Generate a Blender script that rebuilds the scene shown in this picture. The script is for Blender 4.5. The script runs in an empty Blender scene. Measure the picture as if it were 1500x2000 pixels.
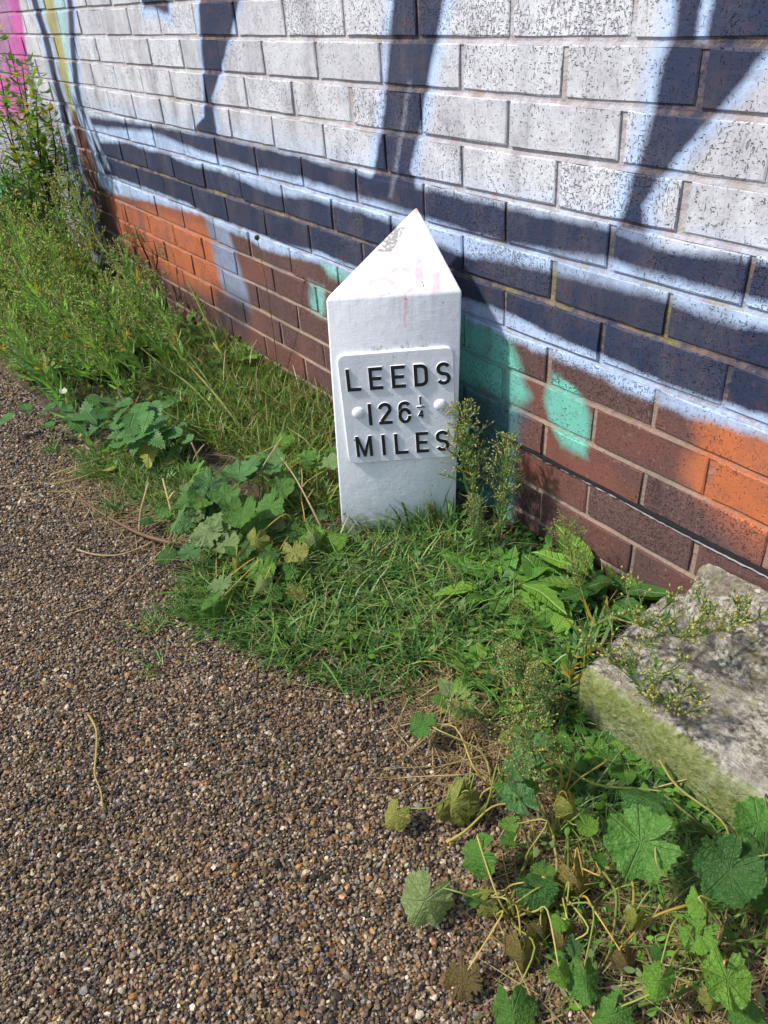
import bpy, bmesh, math, random
import numpy as np
from mathutils import Vector, Matrix, Euler

random.seed(7)
rng = np.random.default_rng(11)
scene = bpy.context.scene
C = scene.collection
R = math.radians

# ------------------------------------------------------------------ camera, light, exposure
CAM = np.array([1.1128, -0.9455, 0.96])
CR = np.array([0.58302922, 0.8096868, -0.0669643])
CU = np.array([-0.42567522, 0.37463649, 0.82367961])
CF = np.array([-0.69200978, 0.45172424, -0.56308763])
FPX = 1525.0
cam = bpy.data.cameras.new('camera')
cam.sensor_fit = 'HORIZONTAL'
cam.sensor_width = 36.0
cam.lens = 36.0 * FPX / 1500.0
cam.clip_start = 0.02
cam.clip_end = 500
cam_o = bpy.data.objects.new('camera', cam)
C.objects.link(cam_o)
m = Matrix.Identity(4)
for i in range(3):
    m[i][0], m[i][1], m[i][2], m[i][3] = CR[i], CU[i], -CF[i], CAM[i]
cam_o.matrix_world = m
scene.camera = cam_o

SUN_TO = Vector((-0.30, -0.60, 0.80)).normalized()      # from the scene towards the sun
world = bpy.data.worlds.new('World')
scene.world = world
world.use_nodes = True
wn = world.node_tree
wn.nodes.clear()
w_out = wn.nodes.new('ShaderNodeOutputWorld')
w_bg = wn.nodes.new('ShaderNodeBackground')
w_sky = wn.nodes.new('ShaderNodeTexSky')
w_sky.sky_type = 'NISHITA'
w_sky.sun_disc = False
w_sky.sun_elevation = math.asin(SUN_TO.z)
w_sky.sun_rotation = math.atan2(SUN_TO.x, SUN_TO.y)
w_sky.air_density = 1.0
w_sky.dust_density = 1.2
w_sky.ozone_density = 1.0
w_bg.inputs['Strength'].default_value = 0.125
wn.links.new(w_sky.outputs[0], w_bg.inputs[0])
wn.links.new(w_bg.outputs[0], w_out.inputs[0])

sun = bpy.data.lights.new('sun', 'SUN')
sun.energy = 3.6
sun.angle = R(3.0)
sun.color = (1.0, 0.95, 0.87)
sun_o = bpy.data.objects.new('sun', sun)
C.objects.link(sun_o)
sun_o.rotation_euler = SUN_TO.to_track_quat('Z', 'Y').to_euler()
sun_o.location = (-3, -3, 5)

scene.view_settings.view_transform = 'Standard'
scene.view_settings.look = 'None'
scene.view_settings.gamma = 1.0
scene.view_settings.exposure = 0.52
scene.cycles.max_bounces = 6
scene.cycles.adaptive_threshold = 0.03

# ------------------------------------------------------------------ helpers
def ray(px, py):
    return CF + CR * ((px - 750) / FPX) - CU * ((py - 1000) / FPX)

def at(px, py, z=0.0):
    """point at height z seen at a photo position"""
    d = ray(px, py)
    return Vector(CAM + d * ((z - CAM[2]) / d[2]))

def aty(px, py, y=0.0):
    d = ray(px, py)
    return Vector(CAM + d * ((y - CAM[1]) / d[1]))

def wall_pt(px, py):
    v = aty(px, py, 0.0)
    return v.x, v.z

def lin(r, g, b):
    f = lambda c: (c / 255 / 12.92) if c / 255 <= 0.04045 else ((c / 255 + 0.055) / 1.055) ** 2.4
    return (f(r), f(g), f(b), 1.0)

def mul(c, k):
    return (c[0] * k, c[1] * k, c[2] * k, 1.0)

class MB:
    def __init__(s):
        s.v, s.f, s.c, s.mi = [], [], [], []
        s.col = (1, 1, 1, 1)
        s.mat = 0
    def vert(s, p):
        s.v.append(tuple(p)); s.c.append(s.col); return len(s.v) - 1
    def face(s, *i):
        s.f.append(tuple(i)); s.mi.append(s.mat)
    def tube(s, pts, rad, n=5, cap=True):
        pts = [Vector(p) for p in pts]
        if not hasattr(rad, '__len__'):
            rad = [rad] * len(pts)
        rings = []
        up = Vector((0.31, 0.17, 0.93)).normalized()
        for i, p in enumerate(pts):
            t = (pts[min(i + 1, len(pts) - 1)] - pts[max(i - 1, 0)])
            if t.length < 1e-9: t = Vector((0, 0, 1))
            t.normalize()
            a = t.cross(up)
            if a.length < 0.05: a = t.cross(Vector((1, 0, 0)))
            a.normalize(); b = t.cross(a)
            rings.append([s.vert(p + (a * math.cos(2 * math.pi * k / n) + b * math.sin(2 * math.pi * k / n)) * rad[i]) for k in range(n)])
        for i in range(len(rings) - 1):
            for k in range(n):
                s.face(rings[i][k], rings[i][(k + 1) % n], rings[i + 1][(k + 1) % n], rings[i + 1][k])
        if cap:
            s.face(*rings[-1]); s.face(*rings[0][::-1])
    def blade(s, base, d, side, length, width, nseg=4, bend=0.3, fold=0.12, shape=None):
        """a lance-shaped leaf with a folded midrib"""
        base = Vector(base); d = Vector(d).normalized(); side = Vector(side)
        side = (side - d * side.dot(d)).normalized()
        nrm = side.cross(d).normalized()
        prev = None
        for i in range(nseg + 1):
            t = i / nseg
            w = (shape(t) if shape else math.sin(math.pi * (0.08 + 0.92 * t)) ** 0.8) * width * 0.5
            p = base + d * (length * t) - nrm * (bend * length * t * t)
            if i == nseg:
                tip = s.vert(p)
                s.face(prev[0], prev[1], tip); s.face(prev[1], prev[2], tip)
            else:
                cur = (s.vert(p - side * w + nrm * w * fold), s.vert(p), s.vert(p + side * w + nrm * w * fold))
                if prev:
                    s.face(prev[0], prev[1], cur[1], cur[0]); s.face(prev[1], prev[2], cur[2], cur[1])
                prev = cur
    def bud(s, p, d, ln, w):
        p = Vector(p); d = Vector(d).normalized()
        a = d.orthogonal().normalized(); b = d.cross(a)
        b0 = s.vert(p)
        ring = [s.vert(p + d * ln * 0.45 + (a * math.cos(k * math.pi / 2) + b * math.sin(k * math.pi / 2)) * w * 0.5) for k in range(4)]
        tp = s.vert(p + d * ln)
        for k in range(4):
            s.face(b0, ring[(k + 1) % 4], ring[k]); s.face(ring[k], ring[(k + 1) % 4], tp)
    def mesh(s, name, mats, smooth=True, color=True):
        me = bpy.data.meshes.new(name)
        me.from_pydata(s.v, [], s.f)
        for mt in (mats if isinstance(mats, (list, tuple)) else [mats]):
            me.materials.append(mt)
        if any(s.mi):
            me.polygons.foreach_set('material_index', s.mi)
        if color:
            ca = me.color_attributes.new('Col', 'FLOAT_COLOR', 'POINT')
            ca.data.foreach_set('color', np.array(s.c, dtype=np.float32).ravel())
        if smooth:
            me.polygons.foreach_set('use_smooth', [True] * len(me.polygons))
        me.update()
        return me

def link(name, data, parent=None, loc=None, rot=None, scale=None, color=None):
    o = bpy.data.objects.new(name, data)
    C.objects.link(o)
    if parent is not None: o.parent = parent
    if loc is not None: o.location = loc
    if rot is not None: o.rotation_euler = rot
    if scale is not None: o.scale = (scale,) * 3 if not hasattr(scale, '__len__') else scale
    if color is not None: o.color = color
    return o

def tag(o, label, cat=None, group=None, kind=None):
    o['label'] = label
    if cat: o['category'] = cat
    if group: o['group'] = group
    if kind: o['kind'] = kind
    return o

def thing(name, label, cat, loc=(0, 0, 0), rot=None, group=None, scale=None):
    o = bpy.data.objects.new(name, None)
    o.empty_display_size = 0.05
    C.objects.link(o)
    o.location = loc
    if rot is not None: o.rotation_euler = rot
    if scale is not None: o.scale = (scale,) * 3
    return tag(o, label, cat, group)

# ------------------------------------------------------------------ node helpers
class NT:
    def __init__(s, tree): s.t = tree
    def n(s, typ, **kw):
        nd = s.t.nodes.new(typ)
        for k, v in kw.items(): setattr(nd, k, v)
        return nd
    def l(s, a, b): s.t.links.new(a, b)
    def put(s, sock, v):
        if isinstance(v, bpy.types.NodeSocket): s.l(v, sock)
        else: sock.default_value = v
    def math(s, op, a, b=0.0, c=None, clamp=False):
        nd = s.n('ShaderNodeMath', operation=op, use_clamp=clamp)
        s.put(nd.inputs[0], a); s.put(nd.inputs[1], b)
        if c is not None: s.put(nd.inputs[2], c)
        return nd.outputs[0]
    def mix(s, f, a, b, blend='MIX'):
        nd = s.n('ShaderNodeMix', data_type='RGBA', blend_type=blend)
        s.put(nd.inputs[0], f); s.put(nd.inputs[6], a); s.put(nd.inputs[7], b)
        return nd.outputs[2]
    def noise(s, vec, scale, detail=3, rough=0.55, dist=0.0):
        nd = s.n('ShaderNodeTexNoise')
        if vec is not None: s.l(vec, nd.inputs['Vector'])
        nd.inputs['Scale'].default_value = scale; nd.inputs['Detail'].default_value = detail
        nd.inputs['Roughness'].default_value = rough; nd.inputs['Distortion'].default_value = dist
        return nd.outputs[0]
    def ramp(s, v, lo, hi, a=0.0, b=1.0):
        nd = s.n('ShaderNodeMapRange', clamp=True)
        s.put(nd.inputs[0], v)
        nd.inputs[1].default_value = lo; nd.inputs[2].default_value = hi
        nd.inputs[3].default_value = a; nd.inputs[4].default_value = b
        return nd.outputs[0]
    def scalevec(s, vec, sc):
        nd = s.n('ShaderNodeVectorMath', operation='MULTIPLY')
        s.l(vec, nd.inputs[0]); nd.inputs[1].default_value = sc
        return nd.outputs[0]

def new_mat(name):
    mt = bpy.data.materials.new(name)
    mt.use_nodes = True
    nt = NT(mt.node_tree)
    mt.node_tree.nodes.clear()
    out = nt.n('ShaderNodeOutputMaterial')
    bs = nt.n('ShaderNodeBsdfPrincipled')
    nt.l(bs.outputs[0], out.inputs[0])
    return mt, nt, bs, out

# ------------------------------------------------------------------ graffiti (paint on the wall plane, x along the wall, z up)
X0, XS = -3.6, 5.0
Z0, ZS = -0.1, 1.5

def build_graffiti(zone):
    """paint layers that reach the given piece of wall (x0, x1, z0, z1)"""
    sx, sz = np.meshgrid(np.linspace(zone[0], zone[1], 26), np.linspace(zone[2], zone[3], 18))
    sxn, szn = (sx - X0) / XS, (sz - Z0) / ZS
    g = bpy.data.node_groups.new('wall_paint', 'ShaderNodeTree')
    g.interface.new_socket('Color', in_out='OUTPUT', socket_type='NodeSocketColor')
    g.interface.new_socket('Alpha', in_out='OUTPUT', socket_type='NodeSocketFloat')
    nt = NT(g)
    go = nt.n('NodeGroupOutput')
    geo = nt.n('ShaderNodeNewGeometry')
    pos = geo.outputs['Position']
    sep = nt.n('ShaderNodeSeparateXYZ'); nt.l(pos, sep.inputs[0])
    n1 = nt.noise(pos, 22, 2); n2 = nt.noise(nt.scalevec(pos, (1.3, 1, 0.9)), 17, 2)
    gr = nt.noise(pos, 420, 1)
    jx = nt.math('MULTIPLY_ADD', n1, 0.014, -0.007); jz = nt.math('MULTIPLY_ADD', n2, 0.014, -0.007)
    jg = nt.math('MULTIPLY_ADD', gr, 0.006, -0.003)
    x = nt.math('ADD', nt.math('ADD', sep.outputs[0], jx), jg)
    z = nt.math('ADD', nt.math('ADD', sep.outputs[2], jz), jg)
    xn = nt.math('MULTIPLY_ADD', x, 1 / XS, -X0 / XS)
    zn = nt.math('MULTIPLY_ADD', z, 1 / ZS, -Z0 / ZS)

    def curve(par, pts):
        nd = nt.n('ShaderNodeFloatCurve')
        nt.l(par, nd.inputs['Value'])
        cv = nd.mapping.curves[0]
        pts = sorted(pts)
        q = []
        for a, b in pts:
            a = min(max(a, 0.0), 1.0); b = min(max(b, 0.0), 1.0)
            if q and a - q[-1][0] < 1e-4: continue
            q.append((a, b))
        if q[0][0] > 0: q.insert(0, (0.0, q[0][1]))
        if q[-1][0] < 1: q.append((1.0, q[-1][1]))
        cv.points[0].location = q[0]; cv.points[1].location = q[-1]
        for a, b in q[1:-1]: cv.points.new(a, b)
        for p in cv.points: p.handle_type = 'VECTOR'
        nd.mapping.update()
        return nd.outputs[0]

    def inside(lo_px, hi_px, axis, ends=None):
        """region between two curves; the numbers are photo positions on the wall plane"""
        def conv(lst):
            if lst is None: return None
            o = []
            for p in lst:
                wx, wz = wall_pt(*p)
                o.append(((wx - X0) / XS, (wz - Z0) / ZS) if axis == 'h' else ((wz - Z0) / ZS, (wx - X0) / XS))
            return sorted(o)
        lo, hi = conv(lo_px), conv(hi_px)
        sp, sv, sc = (sxn, szn, ZS) if axis == 'h' else (szn, sxn, XS)
        d = np.full(sx.shape, 9.0)
        if lo is not None: d = np.minimum(d, (sv - np.interp(sp, *zip(*lo))) * sc)
        if hi is not None: d = np.minimum(d, (np.interp(sp, *zip(*hi)) - sv) * sc)
        if ends is not None:
            pv = sx if axis == 'h' else sz
            if ends[0] is not None: d = np.minimum(d, pv - ends[0])
            if ends[1] is not None: d = np.minimum(d, ends[1] - pv)
        cache = {}
        def nodes():
            if 'd' in cache: return cache['d']
            par = xn if axis == 'h' else zn
            val = zn if axis == 'h' else xn
            r = None
            if lo is not None:
                r = nt.math('MULTIPLY', nt.math('SUBTRACT', val, curve(par, lo)), sc)
            if hi is not None:
                d2 = nt.math('MULTIPLY', nt.math('SUBTRACT', curve(par, hi), val), sc)
                r = d2 if r is None else nt.math('MINIMUM', r, d2)
            if ends is not None:
                pv = x if axis == 'h' else z
                for k, e in enumerate(ends):
                    if e is None: continue
                    dd = nt.math('SUBTRACT', pv, e) if k == 0 else nt.math('SUBTRACT', e, pv)
                    r = nt.math('MINIMUM', r, dd)
            cache['d'] = r
            return r
        return d, nodes

    state = {'c': None, 'a': None}
    def const(col):
        nd = nt.n('ShaderNodeRGB'); nd.outputs[0].default_value = col
        return nd.outputs[0]
    def paint(reg, col, soft=0.012, grow=0.0, opacity=1.0):
        d, nodes = reg
        if d.max() + grow < -soft - 0.035: return
        if d.min() + grow > soft + 0.035 and opacity >= 1:
            state['c'] = const(col); state['a'] = 1.0
            return
        mk = nt.math('MULTIPLY_ADD', nodes(), 1 / (2 * soft), 0.5 + grow / (2 * soft), clamp=True)
        if opacity < 1: mk = nt.math('MULTIPLY', mk, opacity)
        if state['c'] is None:
            state['c'] = const(col); state['a'] = mk
        else:
            if isinstance(state['a'], float) and state['a'] == 1.0:
                state['c'] = nt.mix(mk, state['c'], col)
            else:       # paint over a partly bare wall: keep the edge in this paint's own colour
                inv = nt.math('SUBTRACT', 1.0, state['a'])
                an = nt.math('SUBTRACT', 1.0, nt.math('MULTIPLY', inv, nt.math('SUBTRACT', 1.0, mk)))
                state['c'] = nt.mix(nt.math('DIVIDE', mk, nt.math('MAXIMUM', an, 0.001), clamp=True), state['c'], col)
                state['a'] = an

    SIL = lin(206, 207, 213); LB = lin(184, 206, 238); NAVY = lin(38, 50, 77); ORG = lin(196, 112, 70)
    TEAL = lin(116, 194, 176); GREYB = lin(140, 148, 172)

    # curves of the lettering
    D1T = [(165, 226), (200, 231), (293, 244), (355, 256), (424, 267), (501, 285), (589, 306), (697, 337), (750, 350), (850, 371), (983, 403), (1077, 422), (1186, 446), (1207, 452), (1313, 489), (1447, 503), (1500, 512)]
    D1B = [(165, 243), (200, 249), (293, 256), (355, 283), (424, 307), (501, 331), (589, 349), (697, 383), (750, 397), (850, 433), (983, 475), (1077, 491), (1186, 507), (1207, 513), (1313, 545), (1447, 582), (1500, 592)]
    D2T = [(190, 277), (253, 279), (280, 291), (328, 300), (349, 312), (397, 328), (427, 332), (470, 350), (510, 369), (558, 383), (603, 385), (651, 401), (697, 409), (750, 430), (863, 481), (911, 499), (983, 509), (1077, 531), (1143, 545), (1197, 563), (1300, 585), (1321, 595), (1393, 625), (1500, 645)]
    D2B = [(206, 343), (227, 348), (267, 362), (317, 381), (371, 400), (403, 423), (483, 452), (563, 481), (617, 492), (683, 521), (800, 553), (907, 587), (978, 609), (1015, 625), (1077, 657), (1117, 675), (1183, 702), (1233, 723), (1287, 751), (1367, 777), (1412, 793), (1500, 817)]
    LBB = [(206, 366), (227, 378), (253, 384), (288, 390), (350, 408), (390, 417), (417, 436), (478, 460), (515, 484), (563, 497), (617, 508), (670, 529), (800, 575), (909, 619), (978, 651), (1063, 686), (1117, 710), (1170, 729), (1207, 756), (1271, 777), (1340, 807), (1393, 825), (1447, 841), (1500, 857)]
    xl = wall_pt(168, 240)[0]
    # silver fill above the band and everything to the left
    d_sil = inside(D1T, None, 'h', (xl - 0.06, None))
    paint(d_sil, SIL, 0.01, 0.02)
    V5 = [(68, 0), (76, 30), (86, 60), (96, 100), (104, 140), (112, 172), (120, 200), (128, 240), (138, 280), (146, 320), (158, 360), (166, 390), (176, 430), (192, 500)]
    V4 = [(136, 0), (140, 40), (141, 80), (145, 130), (149, 170), (158, 210), (166, 240), (176, 266), (188, 294), (200, 324)]
    off = lambda lst, a, b=0: [(p[0] + a, p[1] + b) for p in lst]
    d_left = inside(None, V5, 'v')
    paint(d_left, lin(206, 206, 212), 0.01)
    # grey paint low on the left
    paint(inside(None, [(-60, 210), (60, 205), (110, 195), (130, 215), (175, 430)], 'h', (None, wall_pt(192, 500)[0])), lin(164, 166, 178), 0.05, 0, 0.8)
    # stripes between the two outlines
    d_mid = inside(off(V5, 2), off(V4, 2), 'v', (wall_pt(150, 215)[1], None))
    paint(d_mid, lin(176, 214, 214), 0.01)
    paint(inside([(84, 0), (94, 60), (104, 110), (112, 150), (119, 190), (126, 225)], [(104, 0), (116, 60), (127, 110), (133, 150), (138, 190), (141, 225)], 'v', (wall_pt(140, 225)[1], None)), lin(176, 168, 112), 0.02)
    # pink, far left
    paint(inside(None, [(38, 0), (45, 50), (52, 100), (58, 130), (52, 200), (40, 230)], 'v', (wall_pt(45, 240)[1], None)), lin(206, 96, 172), 0.015)
    paint(inside(None, [(18, 0), (22, 60), (12, 130)], 'v', (wall_pt(20, 150)[1], None)), lin(176, 128, 168), 0.03)
    paint(inside([(-40, 370), (22, 375)], [(-40, 320), (22, 318)], 'h', (None, wall_pt(22, 345)[0])), lin(96, 196, 160), 0.02)
    # light blue body of the underline
    d_lb = inside(LBB, D1T, 'h', (xl - 0.02, None))
    paint(d_lb, LB, 0.012)
    # glow above the band
    paint(inside(off(D1T, 0, -4), off(D1T, 0, -30), 'h', (xl, None)), LB, 0.03, -0.004, 0.55)
    d1 = inside(D1B, D1T, 'h', (xl - 0.01, None)); d2 = inside(D2B, D2T, 'h', (wall_pt(192, 300)[0], None))
    # vertical strokes
    v0 = inside([(301, 16), (324, 27)], [(301, -12), (324, -12)], 'h', (wall_pt(278, 5)[0], wall_pt(326, 5)[0]))
    v1 = inside([(389, -30), (389, 0), (391, 67), (396, 133), (399, 187), (399, 227), (380, 250), (378, 262)], [(480, -30), (467, 0), (451, 67), (432, 133), (421, 173), (415, 187), (418, 213), (424, 259), (426, 265)], 'v', (wall_pt(400, 264)[1], None))
    v2 = inside([(772, -30), (769, 0), (763, 67), (756, 133), (752, 187), (744, 251), (736, 307), (730, 340), (722, 355)], [(878, -30), (868, 0), (855, 67), (837, 160), (825, 227), (816, 267), (804, 333), (812, 360)], 'v', (wall_pt(770, 365)[1], None))
    v3 = inside([(1326, -30), (1321, 0), (1311, 67), (1297, 107), (1281, 165), (1271, 213), (1260, 267), (1247, 320), (1233, 355), (1225, 387), (1217, 417), (1205, 440)], [(1590, -20), (1540, 50), (1500, 97), (1407, 211), (1383, 240), (1340, 288), (1313, 323), (1287, 349), (1271, 379), (1257, 403), (1262, 450)], 'v', (wall_pt(1225, 455)[1], None))
    for d in (v0, v1, v2, v3):
        paint(d, LB, 0.014, 0.021)
    for d in (d1, d2, v0, v1, v2, v3):
        paint(d, NAVY, 0.0075)
    paint(inside([(1366, -30), (1372, 0), (1357, 77)], [(1398, -30), (1392, 0), (1377, 77)], 'v', (wall_pt(1365, 77)[1], None)), LB, 0.006)
    paint(inside([(797, 160), (789, 207), (780, 267), (767, 347), (760, 385)], [(803, 160), (795, 207), (787, 267), (774, 347), (766, 385)], 'v', (wall_pt(762, 385)[1], wall_pt(801, 160)[1])), lin(170, 178, 196), 0.008, -0.002, 0.6)
    # curved outlines at the left end
    for cv, w in ((V4, 5), (V5, 6)):
        paint(inside(off(cv, -w - 5), off(cv, w + 6), 'v', (wall_pt(*cv[-1])[1], None)), LB, 0.015)
        paint(inside(off(cv, -w), off(cv, w), 'v', (wall_pt(*cv[-1])[1], None)), NAVY, 0.012)
    wc = [(150, 205), (172, 260), (184, 300), (200, 340), (214, 375)]
    paint(inside(off(wc, -4), off(wc, 4), 'v', (wall_pt(214, 378)[1], wall_pt(152, 205)[1])), LB, 0.012)
    # orange patch, left
    oL = inside([(205, 400), (240, 470), (300, 520), (360, 555), (432, 585)], [(205, 372), (240, 398), (300, 405), (350, 418), (390, 425), (412, 445), (424, 480), (434, 530), (438, 560)], 'h', (wall_pt(214, 390)[0], wall_pt(436, 540)[0]))
    paint(oL, ORG, 0.03, 0.004, 0.88)
    # pale blue-grey drip and dark scorch
    paint(inside([(404, 440), (412, 470), (420, 510), (428, 545), (436, 575)], [(446, 448), (456, 480), (466, 515), (478, 550), (488, 592)], 'v', (wall_pt(460, 590)[1], wall_pt(425, 438)[1])), GREYB, 0.016)
    paint(inside([(418, 570), (430, 620), (440, 640)], [(488, 570), (490, 620), (480, 645)], 'v', (wall_pt(460, 640)[1], wall_pt(450, 572)[1])), lin(48, 46, 54), 0.03, 0, 0.8)
    # mint patches left of the post
    paint(inside([(628, 512), (640, 535), (665, 550), (690, 552)], [(628, 508), (640, 512), (665, 522), (700, 540)], 'h', (wall_pt(630, 525)[0], wall_pt(700, 540)[0])), lin(142, 204, 192), 0.014)
    paint(inside([(606, 560), (605, 585), (610, 615)], [(632, 560), (634, 585), (634, 615)], 'v', (wall_pt(620, 614)[1], wall_pt(620, 558)[1])), lin(142, 204, 192), 0.012)
    # mint right of the post
    paint(inside([(800, 600), (830, 760), (850, 900), (880, 1010)], [(975, 640), (994, 657), (1010, 697), (1022, 745), (1034, 772), (1010, 800), (1000, 880), (998, 1000)], 'v', (wall_pt(950, 1020)[1], wall_pt(950, 628)[1])), TEAL, 0.016)
    paint(inside([(800, 780), (850, 900), (880, 1010)], [(1040, 790), (1012, 850), (1004, 900), (1000, 960)], 'v', (wall_pt(950, 960)[1], wall_pt(960, 772)[1])), lin(62, 92, 112), 0.022, 0, 0.8)
    paint(inside([(1080, 735), (1066, 755), (1064, 790), (1070, 815), (1085, 845), (1100, 870)], [(1090, 735), (1122, 757), (1142, 785), (1152, 815), (1150, 850), (1146, 878)], 'v', (wall_pt(1120, 880)[1], wall_pt(1090, 735)[1])), TEAL, 0.01)
    # orange patch, right
    paint(inside([(1362, 800), (1355, 828), (1367, 860), (1347, 887), (1331, 927), (1342, 956), (1390, 985), (1440, 1015), (1500, 1050), (1560, 1080)], None, 'v', (None, wall_pt(1450, 830)[1])), ORG, 0.02)
    paint(inside([(1360, 965), (1420, 1040), (1500, 1110), (1600, 1180)], [(1360, 940), (1500, 1020), (1600, 1080)], 'h', (wall_pt(1360, 960)[0], None)), ORG, 0.03, 0, 0.45)
    # the light line under the band lies over the orange
    paint(inside(LBB, D2B, 'h', (xl, None)), LB, 0.008)

    if state['c'] is None: state['c'] = const((0.1, 0.1, 0.1, 1)); state['a'] = 0.0
    # spray dust, thin patches: darker mist on the pale paint
    mist = nt.noise(nt.scalevec(pos, (1.0, 1, 0.55)), 9, 5, 0.65)
    mist2 = nt.noise(nt.scalevec(pos, (3, 1, 0.35)), 14, 3, 0.6)
    mf = nt.math('MULTIPLY', nt.ramp(mist, 0.45, 0.70), nt.ramp(mist2, 0.3, 0.7, 0.35, 1.0))
    state['c'] = nt.mix(nt.math('MULTIPLY', mf, 0.75), state['c'], lin(92, 88, 94))
    cov = nt.ramp(nt.noise(pos, 33, 4, 0.7), 0.30, 0.50, 0.72, 1.0)
    nt.put(go.inputs[0], state['c'])
    nt.l(nt.math('MULTIPLY', cov, state['a']), go.inputs[1])
    return g

def wall_material(kind, graf):
    mt, nt, bs, out = new_mat(kind)
    geo = nt.n('ShaderNodeNewGeometry'); pos = geo.outputs['Position']
    grp = nt.n('ShaderNodeGroup'); grp.node_tree = graf
    info = nt.n('ShaderNodeObjectInfo')
    fine = nt.noise(pos, 130, 2, 0.65)
    big = nt.noise(pos, 7, 3)
    if kind == 'brick':
        hue = nt.n('ShaderNodeValToRGB'); nt.l(info.outputs['Random'], hue.inputs[0])
        e = hue.color_ramp.elements
        e[0].color = lin(104, 68, 60); e[1].color = lin(100, 76, 74)
        for p, c in ((0.25, lin(120, 74, 62)), (0.5, lin(92, 66, 62)), (0.75, lin(112, 78, 70))):
            el = hue.color_ramp.elements.new(p); el.color = c
        base = nt.mix(nt.ramp(big, 0.35, 0.7), hue.outputs[0], lin(88, 66, 64))
        base = nt.mix(nt.math('MULTIPLY', nt.ramp(fine, 0.6, 0.78), 0.45), base, lin(160, 140, 132))
        per = nt.math('MULTIPLY_ADD', info.outputs['Random'], 0.24, 0.80)
        pcol = nt.n('ShaderNodeMix', data_type='RGBA', blend_type='MULTIPLY'); pcol.inputs[0].default_value = 1.0
        nt.l(grp.outputs[0], pcol.inputs[6])
        cmb = nt.n('ShaderNodeCombineColor')
        for k in range(3): nt.l(per, cmb.inputs[k])
        nt.l(cmb.outputs[0], pcol.inputs[7])
        col = nt.mix(nt.math('MULTIPLY', grp.outputs[1], 0.97), base, pcol.outputs[2])
        # drag-faced texture: short dark pits the paint never reached
        vv = nt.scalevec(pos, (1.0, 1.0, 0.42))
        p1 = nt.noise(vv, 340, 2, 0.6, 0.6)
        p2 = nt.noise(nt.scalevec(pos, (0.55, 1.0, 1.0)), 300, 1, 0.6)
        dens = nt.noise(pos, 10, 4, 0.65)
        dens2 = nt.math('ADD', nt.math('MULTIPLY', dens, 0.26), nt.math('MULTIPLY', nt.math('POWER', info.outputs['Random'], 2.0), 0.085))
        thr = nt.math('SUBTRACT', 0.778, dens2)
        pit = nt.math('MULTIPLY', nt.math('SUBTRACT', p1, thr), 8.5, clamp=True)
        thr2 = nt.math('ADD', thr, 0.03)
        pit2 = nt.math('MULTIPLY', nt.math('SUBTRACT', p2, thr2), 8.0, clamp=True)
        pit = nt.math('MAXIMUM', pit, pit2)
        pitc = nt.math('MULTIPLY', pit, nt.ramp(grp.outputs[1], 0.0, 0.6, 0.35, 1.0))
        col = nt.mix(nt.math('MULTIPLY', pitc, 0.55), col, lin(56, 52, 58))
        hgt = nt.math('SUBTRACT', nt.math('MULTIPLY', fine, 0.35), nt.math('MULTIPLY', pit, 1.0))
        bd, bst = 0.0026, 1.0
        rough = nt.ramp(grp.outputs[1], 0, 1, 0.85, 0.62)
    else:
        base = nt.mix(nt.ramp(big, 0.35, 0.65), lin(156, 132, 116), lin(126, 112, 102))
        base = nt.mix(nt.ramp(fine, 0.55, 0.75), base, lin(112, 96, 88))
        pa = nt.math('MULTIPLY', grp.outputs[1], nt.ramp(nt.noise(pos, 30, 4, 0.7), 0.33, 0.58, 0.45, 0.93))
        col = nt.mix(pa, base, nt.mix(1.0, grp.outputs[0], (0.78, 0.77, 0.78, 1), 'MULTIPLY'))
        sp = nt.n('ShaderNodeSeparateXYZ'); nt.l(pos, sp.inputs[0])
        # rusty dirt on exposed pointing, some yellow lichen
        col = nt.mix(nt.math('MULTIPLY', nt.ramp(nt.noise(pos, 11, 4, 0.7), 0.52, 0.64), 0.4), col, lin(136, 104, 86))
        lich = nt.math('MULTIPLY', nt.ramp(nt.noise(pos, 5, 4, 0.7), 0.56, 0.62), nt.ramp(sp.outputs[2], 0.38, 0.42))
        lich = nt.math('MULTIPLY', lich, nt.ramp(sp.outputs[2], 0.66, 0.62))
        col = nt.mix(nt.math('MULTIPLY', lich, 0.35), col, lin(150, 142, 70))
        hgt = nt.math('ADD', nt.math('MULTIPLY', fine, 0.8), nt.noise(pos, 45, 3))
        bd, bst = 0.004, 0.9
        rough = 0.95
    nt.put(bs.inputs['Roughness'], rough)
    bs.inputs['Specular IOR Level'].default_value = 0.3
    nt.l(col, bs.inputs['Base Color'])
    bp = nt.n('ShaderNodeBump'); bp.inputs['Strength'].default_value = bst; bp.inputs['Distance'].default_value = bd
    nt.l(hgt, bp.inputs['Height']); nt.l(bp.outputs[0], bs.inputs['Normal'])
    return mt

ZX = [-7.2, -2.95, -2.6, -2.25, -1.9, -1.5, -1.1, -0.7, -0.3, 0.0, 0.25, 0.5, 3.4]
ZZ = [-0.3, 0.2, 0.35, 0.5, 0.65, 0.82, 2.8]
M_BRICKS, M_MORTARS = [], []
for i in range(len(ZX) - 1):
    for j in range(len(ZZ) - 1):
        gz = build_graffiti((ZX[i] - 0.13, ZX[i + 1] + 0.13, ZZ[j] - 0.05, ZZ[j + 1] + 0.05))
        M_BRICKS.append(wall_material('brick', gz)); M_MORTARS.append(wall_material('mortar', gz))
def zone_of(x, z):
    i = min(max(int(np.searchsorted(ZX, x)) - 1, 0), len(ZX) - 2)
    j = min(max(int(np.searchsorted(ZZ, z)) - 1, 0), len(ZZ) - 2)
    return i * (len(ZZ) - 1) + j

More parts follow.
